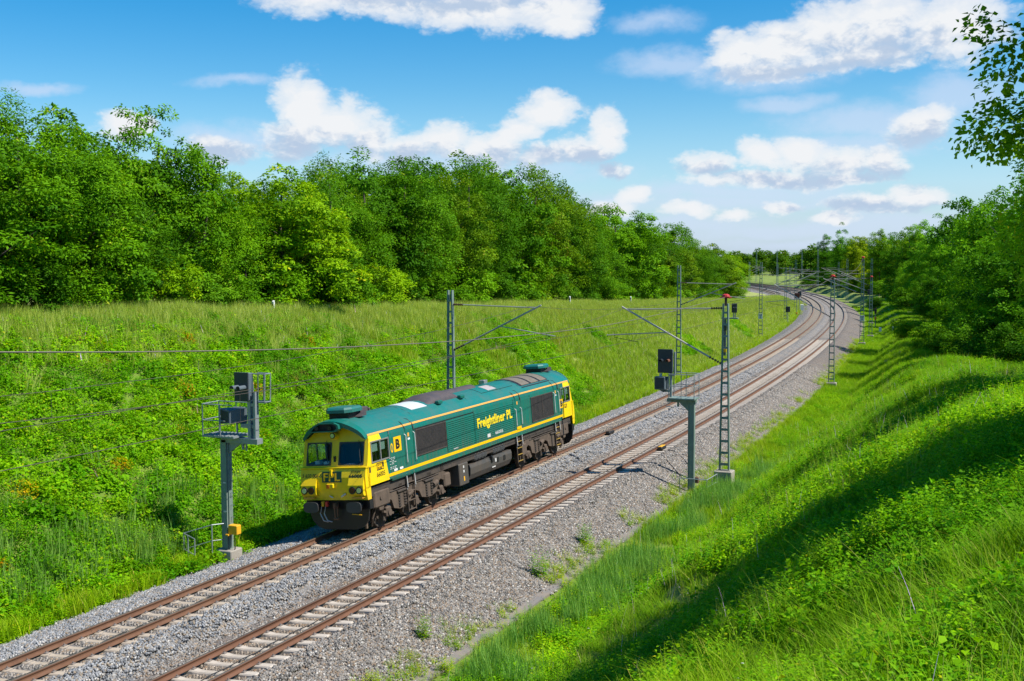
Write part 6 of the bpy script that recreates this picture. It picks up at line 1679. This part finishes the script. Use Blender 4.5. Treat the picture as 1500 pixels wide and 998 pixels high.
def stone_mat(name, cols):
    m, nt, b = new_mat(name); at = nnew(nt, 'ShaderNodeAttribute', attribute_name='lv'); lv = at.outputs['Fac']
    c = nmix(nt, nmap(nt, lv, 0, .7), cols[0], cols[1]); c = nmix(nt, nmap(nt, lv, .74, .86), c, cols[2]); c = nmix(nt, nmap(nt, lv, .95, .97), c, (.50, .48, .45))
    ai = nnew(nt, 'ShaderNodeAttribute', attribute_type='INSTANCER', attribute_name='tint'); c = nmix(nt, 1.0, c, ai.outputs['Color'], 'MULTIPLY')
    nt.links.new(c, b.inputs['Base Color']); b.inputs['Roughness'].default_value = .85; return m
M['stone_l'] = stone_mat('stone_grey', [(.115, .123, .137), (.33, .333, .34), (.28, .225, .165)])
M['stone_r'] = stone_mat('stone_brown', [(.095, .09, .086), (.29, .268, .245), (.25, .185, .13)])
def stones(name, o0, o1, mat, label):
    T = []
    for k in range(4):
        v, f, lv = stone_patch(500+k, 64, .27); T.append(mesh_np('stone_patch', v, f, [mat], None, {'lv': lv}))
    for k in range(2):
        v, f, lv = stone_patch(520+k, 26, .15); T.append(mesh_np('stone_patch', v, f, [mat], None, {'lv': lv}))
    s, o = jgrid(-20, 75, o0, o1, 12.0)
    keep = (np.abs(o) > 1.42) & (np.abs(o-DT) > 1.42)
    s, o = s[keep], o[keep]; ix = rng.integers(0, 4, len(s))
    for c, sf in ((0.0, -17.1), (DT, -17.518)):      # stones in the cribs between the sleepers
        if not (o0 < c < o1): continue
        ks = np.repeat(np.arange(0, 150), 16); cs = sf+.6*(ks+.5)+rng.uniform(-.05, .05, len(ks)); co = c+np.tile(np.linspace(-1.36, 1.36, 16), 150)+rng.uniform(-.05, .05, len(ks))
        kk = (np.abs(np.abs(co-c)-.753) > .12); cs, co = cs[kk], co[kk]
        s = np.concatenate([s, cs]); o = np.concatenate([o, co]); ix = np.concatenate([ix, rng.integers(4, 6, len(cs))])
    z = bed_rough(s, o)-.004; p = W3(s, o, z); k = visible(p); s, o, p, ix = s[k], o[k], p[k], ix[k]; N = len(p)
    e = .35; gx = (bed(s, o+e)-bed(s, o-e))/(2*e); th = np.interp(s, SS, TH)
    slope = np.arctan(gx)
    rot = np.stack([np.zeros(N), -slope, np.zeros(N)], -1)   # tilt with the bed, then heading
    rot[:, 2] = th
    inn = np.minimum(np.abs(o), np.abs(o-DT)) < 1.36
    tint = np.where(inn[:, None], np.array((1.0, .88, .74)), np.array((1, 1, 1)))*rng.uniform(.9, 1.1, (N, 1))
    scl = np.ones((N, 3))
    scatter(name, p, rot, scl, ix, tint, T, label, 'ballast stones')
stones('ballast_stones', EDGE_L-.1, 2.35, M['stone_l'], 'loose bluish grey ballast stones around the left track')
stones('ballast_stones', 2.35, EDGE_R, M['stone_r'], 'loose brownish ballast stones around the right track')

# --- far structure beyond the yard
b0 = empty('station_building', local_frame(560, 14.0, 0.5)); tag(b0, 'long low grey building far off behind the distant masts', 'building')
q = MB(); q.box(-14, 14, -4, 4, 0, 4.2); q.build('wall', M['concrete'], b0)
q = MB(); q.prism([(-4.6, 4.2), (4.6, 4.2), (0, 5.6)], 'x', -14.5, 14.5); q.build('roof', M['galv'], b0)
for k in range(6):
    q = MB(); q.box(-12+4.3*k, -10+4.3*k, -4.06, -4.0, 1.2, 2.6); q.build('window', M['grille'], b0)
